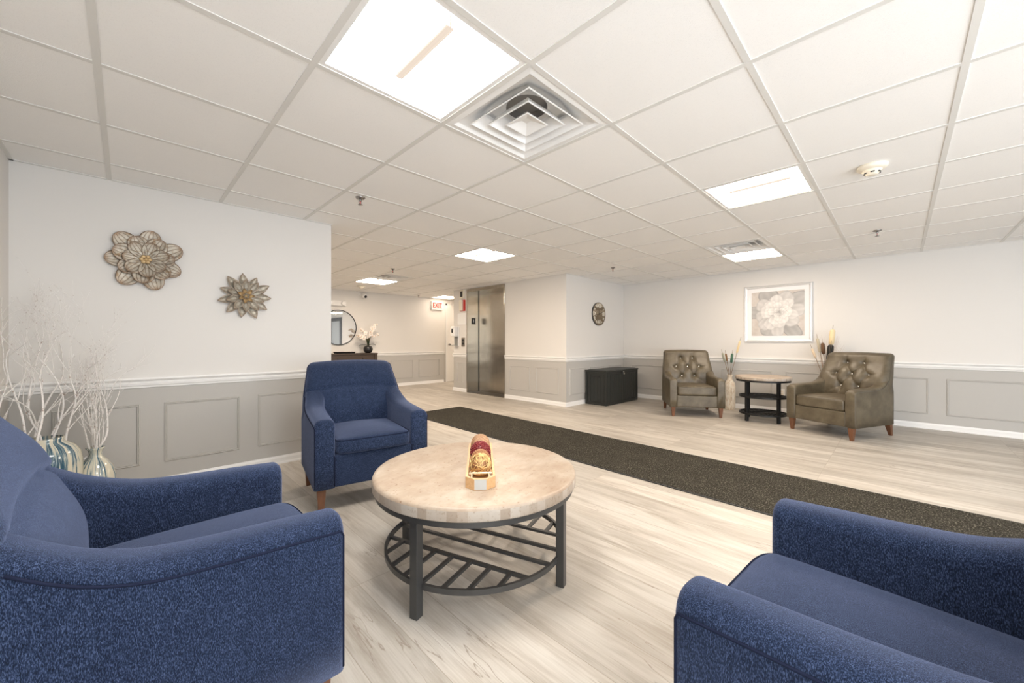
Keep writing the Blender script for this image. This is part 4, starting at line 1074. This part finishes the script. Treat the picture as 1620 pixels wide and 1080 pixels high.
stems = [((0.02, 0.0), (0.20, -0.03, 0.62), 9), ((0.0, 0.02), (0.24, 0.02, 0.40), 10), ((-0.02, 0.0), (-0.20, -0.02, 0.52), 9), ((-0.01, -0.02), (-0.26, 0.03, 0.38), 10), ((0.01, 0.01), (0.06, -0.06, 0.46), 9)]
for (sx, sy), (tx, ty, tz), nb in stems:
    m = MB(); pts = []
    for k in range(15):
        t = k/14; b2 = t*t
        pts.append((sx+(tx-sx)*b2*0.9+(tx-sx)*0.1*t, sy+(ty-sy)*b2, 0.14+(tz-0.14)*math.sin(t*PI/2*0.95)**(0.8)))
    m.tube(pts, [0.004*(1-0.6*k/14) for k in range(15)], 6); so = m.build('stem', stm, o)
    for k in range(nb):
        t = 0.52+0.48*k/nb; ii = min(13, int(t*14)); p = Vector(pts[ii]).lerp(Vector(pts[ii+1]), t*14-ii)
        sc_ = 0.040*(1.05-0.75*max(0, (t-0.80))/0.2) ; 
        nrm = Vector((rnd.uniform(-.6, .6), -1, rnd.uniform(-.1, .6))).normalized(); rot = nrm.to_track_quat('Z', 'Y').to_matrix().to_4x4()
        mb = MB(); cpos = p+Vector((rnd.uniform(-.025, .025), rnd.uniform(-.04, .02), rnd.uniform(-.025, .02)))
        MM = Matrix.Translation(cpos) @ rot
        for q in range(5):
            aa = 2*PI*q/5+0.3; vs = [(0, 0, 0)]
            for w_ in range(7):
                ph = -0.5+w_/6; rr_ = sc_*(1.0-0.5*abs(ph)*1.2); vs.append((rr_*math.cos(aa+ph*1.15), rr_*math.sin(aa+ph*1.15), 0.006*math.cos(ph*3)))
            mb.add(vs, [(0, w_, w_+1) for w_ in range(1, 7)], 0, True, MM)
        sphere_pts(mb, (0, 0, 0.004), 0.008, 6, 4, 1, 1, MM)
        mb.build('blossom', [white, yc], so, fix=False)

# ------------------------------------------------------------------ clock on alcove wall
ck = empty('wall_clock', (5.998, YS-0.002, 1.556), 0, 'round rustic wooden clock with cream roman numerals on the wall above the black box', 'clock'); ck.rotation_euler = (PI/2, 0, 0)
def m_clock():
    m, nt, b = new_mat('planked_clock_wood'); L = nt.links
    c = coords(nt, scale=(3, 14.3, 1)); n = noise_n(nt, c.outputs[0], 3, 5, 0.6)
    t = nt.nodes.new('ShaderNodeTexCoord'); s = nt.nodes.new('ShaderNodeSeparateXYZ'); L.new(t.outputs['Object'], s.inputs[0])
    f = mathn(nt, 'FLOOR', mathn(nt, 'MULTIPLY', s.outputs[1], 15.0)); wn = nt.nodes.new('ShaderNodeTexWhiteNoise'); wn.noise_dimensions = '1D'; L.new(f, wn.inputs['W'])
    r = ramp(nt, [(0, (0.14, 0.10, 0.06)), (0.5, (0.26, 0.20, 0.13)), (1, (0.42, 0.35, 0.25))]); L.new(wn.outputs['Value'], r.inputs[0])
    r2 = ramp(nt, [(0.3, (0.7, 0.7, 0.7)), (0.7, (1.15, 1.15, 1.15))]); L.new(n.outputs[0], r2.inputs[0])
    L.new(mix(nt, 1.0, r.outputs[0], r2.outputs[0], 'MULTIPLY'), b.inputs['Base Color']); b.inputs['Roughness'].default_value = 0.7; return m
MB().lathe([(0.203, 0), (0.203, 0.022)], 64, smooth=False).build('clock_face', m_clock(), ck)
MB().lathe([(0.2035, 0), (0.207, 0), (0.207, 0.024), (0.2035, 0.024), (0.2035, 0)], 64, cap0=False, cap1=False).build('clock_rim', M['gunmetal'], ck)
cream = simple('cream_numeral', (0.80, 0.76, 0.66), 0.7)
for k, nme in enumerate(['XII', 'I', 'II', 'III', 'IV', 'V', 'VI', 'VII', 'VIII', 'IX', 'X', 'XI']):
    a = PI/2-k*PI/6; big = k % 3 == 0
    cu = bpy.data.curves.new('numeral', 'FONT'); cu.body = nme; cu.size = 0.105 if big else 0.052; cu.extrude = 0.0006; cu.align_x = 'CENTER'; cu.align_y = 'CENTER'; cu.offset = 0.0015
    tmp = bpy.data.objects.new('tmp', cu); COL.objects.link(tmp); me = bpy.data.meshes.new_from_object(tmp.evaluated_get(bpy.context.evaluated_depsgraph_get())); bpy.data.objects.remove(tmp)
    me.materials.clear(); me.materials.append(cream); t_ = bpy.data.objects.new('numeral', me); COL.objects.link(t_); t_.parent = ck
    rr_ = 0.145 if big else 0.160; t_.location = (rr_*math.cos(a), rr_*math.sin(a), 0.0226); t_.rotation_euler = (0, 0, 0 if big else a-PI/2)
for nm, L_, w, a in (('hour_hand', 0.075, 0.010, PI/2+0.12), ('minute_hand', 0.135, 0.007, 0.30)):
    m = MB(); m.box(-0.015, L_, -w/2, w/2, 0.026, 0.0275, 0, Matrix.Rotation(a, 4, 'Z')); m.lathe([(0.009, 0.0255), (0.009, 0.029)], 12); m.build(nm, M['black'], ck)

# ------------------------------------------------------------------ framed flower print on right wall
PY0, PY1, PZ0, PZ1 = 0.873, 1.728, 1.056, 1.916
pf = empty('framed_print', (XR-0.002, (PY0+PY1)/2, (PZ0+PZ1)/2), 0, 'large white flower print in a silver-white frame on the right wall', 'picture'); pf.rotation_euler = (PI/2, 0, -PI/2)
a, c = (PY1-PY0)/2, (PZ1-PZ0)/2
def ringframe(mb, prof):
    loops = [[(-a+i, -c+i, o), (a-i, -c+i, o), (a-i, c-i, o), (-a+i, c-i, o)] for i, o in prof]
    vs = [p for l in loops for p in l]
    mb.add(vs, [(q*4+k, q*4+(k+1) % 4, (q+1)*4+(k+1) % 4, (q+1)*4+k) for q in range(len(loops)-1) for k in range(4)])
m = MB(); ringframe(m, [(0, 0), (0, 0.018), (0.006, 0.026), (0.014, 0.020), (0.022, 0.024), (0.034, 0.018), (0.038, 0.010), (0.038, 0)]); m.build('picture_frame', M['frame_silver'], pf)
m = MB(); m.box(-a+0.03, a-0.03, -c+0.03, c-0.03, 0.0, 0.008); m.build('mat_board', M['mat_board'], pf)
def m_art_bg():
    m, nt, b = new_mat('print_background'); cc = coords(nt); n = noise_n(nt, cc.outputs[0], 6, 5, 0.6)
    r = ramp(nt, [(0.3, (0.50, 0.44, 0.39)), (0.7, (0.68, 0.64, 0.60))]); nt.links.new(n.outputs[0], r.inputs[0]); nt.links.new(r.outputs[0], b.inputs['Base Color']); b.inputs['Roughness'].default_value = 0.5; return m
aw, ah = a-0.095, c-0.095
m = MB(); m.box(-aw, aw, -ah, ah, 0.008, 0.0095); art = m.build('artwork', m_art_bg(), pf)
def m_artpetal():
    m, nt, b = new_mat('print_petal'); at = nt.nodes.new('ShaderNodeVertexColor'); at.layer_name = 'Col'; nt.links.new(at.outputs[0], b.inputs['Base Color']); b.inputs['Roughness'].default_value = 0.5; return m
vs = []; fs = []; cols = []; rnd = random.Random(5); lay = 0
def apetal(cx, cy, ang, L_, w, tone):
    global lay
    lay += 1; z = 0.0097+lay*0.00007; b0 = len(vs); nr, na = 6, 22
    for i in range(nr+1):
        t = i/nr
        for k in range(na):
            ph = 2*PI*k/na; ex = L_*(0.56+0.44*math.cos(ph)*t*(1+0.04*math.sin(3*ph+lay))); ey = w*math.sin(ph)*t*(0.88+0.22*math.cos(ph))*(1+0.05*math.sin(5*ph+lay))
            x = cx+ex*math.cos(ang)-ey*math.sin(ang); y = cy+ex*math.sin(ang)+ey*math.cos(ang)
            x = max(-aw, min(aw, x)); y = max(-ah, min(ah, y)); vs.append((x, y, z))
            along = ex/L_; g = tone*(0.50+0.50*min(1, along*1.25))*(0.94+0.06*math.cos(9*ey/w)) - (0.14 if i == nr else 0.0)
            cols.append((g, g*0.965, g*0.925, 1))
    for i in range(nr):
        for k in range(na): fs.append((b0+i*na+k, b0+i*na+(k+1) % na, b0+(i+1)*na+(k+1) % na, b0+(i+1)*na+k))
def ring_(n, off, L_, w, tone, cx=0.0, cy=0.0):
    for k in range(n):
        apetal(cx+rnd.uniform(-.015, .015), cy+rnd.uniform(-.015, .015), 2*PI*k/n+off+rnd.uniform(-.18, .18), L_*rnd.uniform(0.88, 1.12), w*rnd.uniform(0.85, 1.15), tone*1.08*rnd.uniform(0.94, 1.05))
ring_(5, 0.5, 0.42, 0.125, 0.46); ring_(8, 0.2, 0.31, 0.105, 0.60); ring_(7, 0.6, 0.25, 0.095, 0.68, 0.0, 0.01)
ring_(6, 0.1, 0.19, 0.080, 0.73, 0.01, 0.01); ring_(5, 0.5, 0.135, 0.062, 0.76, 0.03, 0.02); ring_(4, 0.9, 0.085, 0.042, 0.78, 0.035, 0.01); ring_(3, 0.2, 0.05, 0.026, 0.66, 0.04, 0.01)
me = bpy.data.meshes.new('painted_flower'); me.from_pydata(vs, [], fs); cl = me.color_attributes.new('Col', 'FLOAT_COLOR', 'POINT')
for k, v in enumerate(cols): cl.data[k].color = v
me.materials.append(m_artpetal()); ao = bpy.data.objects.new('painted_flower', me); COL.objects.link(ao); ao.parent = art

# outlet
o = empty('wall_outlet', (XR, 1.238, 0.300), RZ, 'white electrical outlet low on the right wall behind the side table', 'outlet')
lbox(MB(), 0.072, 0.006, -0.057, 0.057).build('cover_plate', M['white_plastic'], o, bevel=0.002)
for zz in (0.02, -0.02):
    m = MB(); m.box(-0.016, 0.016, -0.0072, -0.006, zz-0.013, zz+0.013); m.build('socket', M['ivory'], o)

# ------------------------------------------------------------------ storage box
bx0, bx1, by0, by1, bh = 5.56, 6.63, 3.39, 3.80, 0.585
sb = empty('storage_box', ((bx0+bx1)/2, (by0+by1)/2, 0), 0, 'black panelled resin storage box standing in the wall corner under the clock', 'storage box')
hx_, hy_ = (bx1-bx0)/2, (by1-by0)/2
resin = simple('black_resin', (0.018, 0.020, 0.018), 0.5)
m = MB(); e = 0.012
m.box(-hx_+e, hx_-e, -hy_+e, hy_-e, 0.0, bh-0.03)
def slats_(y, n, x0, x1):
    w = (x1-x0)/n
    for k in range(n): m.box(x0+k*w+0.003, x0+(k+1)*w-0.003, y-0.005, y+0.005, 0.05, bh-0.075)
slats_(-hy_+e, 13, -hx_+0.06, hx_-0.06)
for s in (-1, 1):
    w = (2*hy_-0.09)/5
    for k in range(5): m.box(s*(hx_-e)-0.005, s*(hx_-e)+0.005, -hy_+0.045+k*w+0.003, -hy_+0.045+(k+1)*w-0.003, 0.05, bh-(0.115 if 0 < k < 4 else 0.075))
for sx in (-1, 1):
    for sy in (-1, 1): m.box(sx*(hx_-0.022)-0.022, sx*(hx_-0.022)+0.022, sy*(hy_-0.018)-0.018, sy*(hy_-0.018)+0.018, 0, bh-0.035)
m.box(-hx_+0.002, hx_-0.002, -hy_+0.002, hy_-0.002, 0.0, 0.045); m.box(-hx_+0.003, hx_-0.003, -hy_+0.003, hy_-0.003, bh-0.07, bh-0.034)
m.build('box_body', resin, sb, bevel=0.003, seg=1)
m = MB(); m.box(-hx_-0.008, hx_+0.008, -hy_-0.008, hy_+0.006, bh-0.033, bh-0.006); m.box(-hx_+0.04, hx_-0.04, -hy_+0.03, hy_-0.03, bh-0.008, bh); m.build('lid', resin, sb, bevel=0.005)
m = MB(); m.box(-0.045, 0.045, -hy_-0.012, -hy_-0.0085, bh-0.075, bh-0.035); m.build('latch', M['black'], sb)
m = MB(); m.box(-0.018, 0.018, -hy_-0.024, -hy_-0.0125, bh-0.085, bh-0.055); m.tube([(-0.011, -hy_-0.018, bh-0.056), (-0.011, -hy_-0.018, bh-0.040), (0, -hy_-0.018, bh-0.032), (0.011, -hy_-0.018, bh-0.040), (0.011, -hy_-0.018, bh-0.056)], 0.003, 6); m.build('padlock', M['nickel'], sb)
m = MB(); m.box(-hx_-0.004, -hx_+0.004, -0.07, 0.07, bh-0.115, bh-0.095); m.build('side_handle', M['black'], sb)

# ------------------------------------------------------------------ tall vases with cattails by right wall
CV = Vector((6.70, 1.885, 0)); CV2 = Vector((6.72, 0.70, 0))
prof = [(0.068, 0), (0.072, 0.01), (0.078, 0.10), (0.082, 0.28), (0.080, 0.36), (0.066, 0.42), (0.042, 0.46), (0.034, 0.49), (0.036, 0.53), (0.044, 0.545), (0.040, 0.546)]
vase('floor_vase', CV, prof, M['whitewash'], 'tall whitewashed bottle vase between the left leather armchair and the side table', 32)
vase('floor_vase', CV2, [(r*1.05, z*0.95) for r, z in prof], M['whitewash'], 'whitewashed vase behind the right leather armchair holding cattails and grass', 32)
stalk = simple('dry_stalk', (0.24, 0.16, 0.09), 0.7)
def cattail(V, tip, hb, hr, col, label, base_off=(0, 0), zb=0.06, group=None):
    """tip: world top of head, hb: head length"""
    tip = Vector(tip); base = Vector((V.x+base_off[0], V.y+base_off[1], zb)); neck = Vector((V.x+base_off[0]*0.8, V.y+base_off[1]*0.8, 0.52))
    o = empty('cattail', base, 0, label, 'cattail', group)
    d_ = (tip-neck).normalized(); h0 = tip-d_*hb
    m = MB(); pts = [Vector((0, 0, 0)), neck-base, (neck.lerp(h0, 0.5))-base, h0-base, tip-base, tip+d_*0.06-base]
    m.tube(pts, [0.0045, 0.0045, 0.004, 0.004, 0.003, 0.002], 6); m.build('stem', stalk, o)
    m = MB(); prof_ = [(0, 0.15), (0.04, 0.75), (0.12, 1), (0.5, 1.02), (0.88, 1), (0.96, 0.8), (1.0, 0.3)]
    m.tube([h0+d_*hb*t-base for t, _ in prof_], [hr*q for _, q in prof_], 12)
    m.build('seed_head', simple('cattail_head', col, 0.85), o)
GR = 'cattails in the tall vases'
cattail(CV, (6.66, 1.978, 0.885), 0.145, 0.016, (0.30, 0.30, 0.22), 'grey-green cattail leftmost in the tall white bottle vase', (-0.008, 0.012))
cattail(CV, (6.68, 1.935, 0.875), 0.120, 0.014, (0.22, 0.12, 0.05), 'brown cattail in the tall white bottle vase', (0.006, 0.004))
cattail(CV, (6.66, 1.838, 0.878), 0.150, 0.019, (0.06, 0.13, 0.085), 'dark green cattail in the tall white bottle vase', (-0.004, -0.006))
cattail(CV, (6.68, 1.735, 1.075), 0.200, 0.015, (0.82, 0.64, 0.36), 'long cream cattail leaning right from the tall white bottle vase', (0.008, -0.014))
cattail(CV2, (6.70, 0.635, 1.225), 0.21, 0.030, (0.82, 0.66, 0.40), 'tallest cream cattail behind the right leather armchair', (0, -0.006))
cattail(CV2, (6.66, 0.650, 1.02), 0.22, 0.034, (0.02, 0.02, 0.018), 'black cattail behind the right leather armchair', (-0.012, 0.0))
cattail(CV2, (6.64, 0.735, 1.045), 0.155, 0.021, (0.13, 0.065, 0.03), 'dark brown cattail behind the right leather armchair', (-0.01, 0.008))
cattail(CV2, (6.72, 0.800, 1.11), 0.20, 0.018, (0.55, 0.50, 0.38), 'pale grey-green cattail behind the right leather armchair', (0.006, 0.012))
cattail(CV2, (6.69, 0.855, 0.965), 0.13, 0.015, (0.80, 0.64, 0.46), 'short pale cattail lowest behind the right leather armchair', (0.0, 0.02))
# dry grasses in that vase
m = MB(); rnd = random.Random(8)
for k in range(90):
    a_ = rnd.uniform(0, 2*PI); sp = rnd.uniform(0.03, 0.17); z = rnd.uniform(0.75, 1.15)
    tx, ty = sp*math.cos(a_), sp*math.sin(a_)-0.02; tx = min(tx, 0.15)
    pts = [(0, 0, 0)]
    for q in range(1, 7):
        t = q/6; pts.append((tx*t**2.2+rnd.uniform(-.004, .004), ty*t**2.2+rnd.uniform(-.004, .004), 0.10+(z-0.10)*t))
    m.tube([(0.02*math.cos(a_)*0.8, 0.02*math.sin(a_)*0.8, 0.1)]+pts[1:], [0.002, 0.0018, 0.0016, 0.0014, 0.0012, 0.001, 0.0006], 4)
go = m.build('dried_grass', simple('dried_grass', (0.42, 0.29, 0.20), 0.8), fix=False); go.location = CV2
tag(go, 'wispy dried grass behind the right leather armchair', 'grass', kind='stuff')

# ------------------------------------------------------------------ door on the right wall behind the view (seen in the mirror)
d = empty('door_2', (XR, -1.73, 0), RZ); d['kind'] = 'structure'
m = MB(); m.box(-0.70, -0.5, -0.03, -0.0005, 0, 2.16); m.box(0.5, 0.70, -0.03, -0.0005, 0, 2.16); m.box(-0.5, 0.5, -0.03, -0.0005, 2.0, 2.16); m.build('door_frame', M['dark_door'], d)
m = MB(); m.box(-0.5, 0.5, -0.015, -0.0005, 0.006, 2.0); m.build('door_leaf', M['grey_door'], d)
m = MB(); m.tube([(0.40, -0.06, 0.92), (0.40, -0.06, 1.12)], 0.012, 8); m.tube([(0.40, -0.014, 0.94), (0.40, -0.06, 0.94)], 0.008, 8); m.tube([(0.40, -0.014, 1.10), (0.40, -0.06, 1.10)], 0.008, 8); m.build('door_handle', M['chrome'], d)
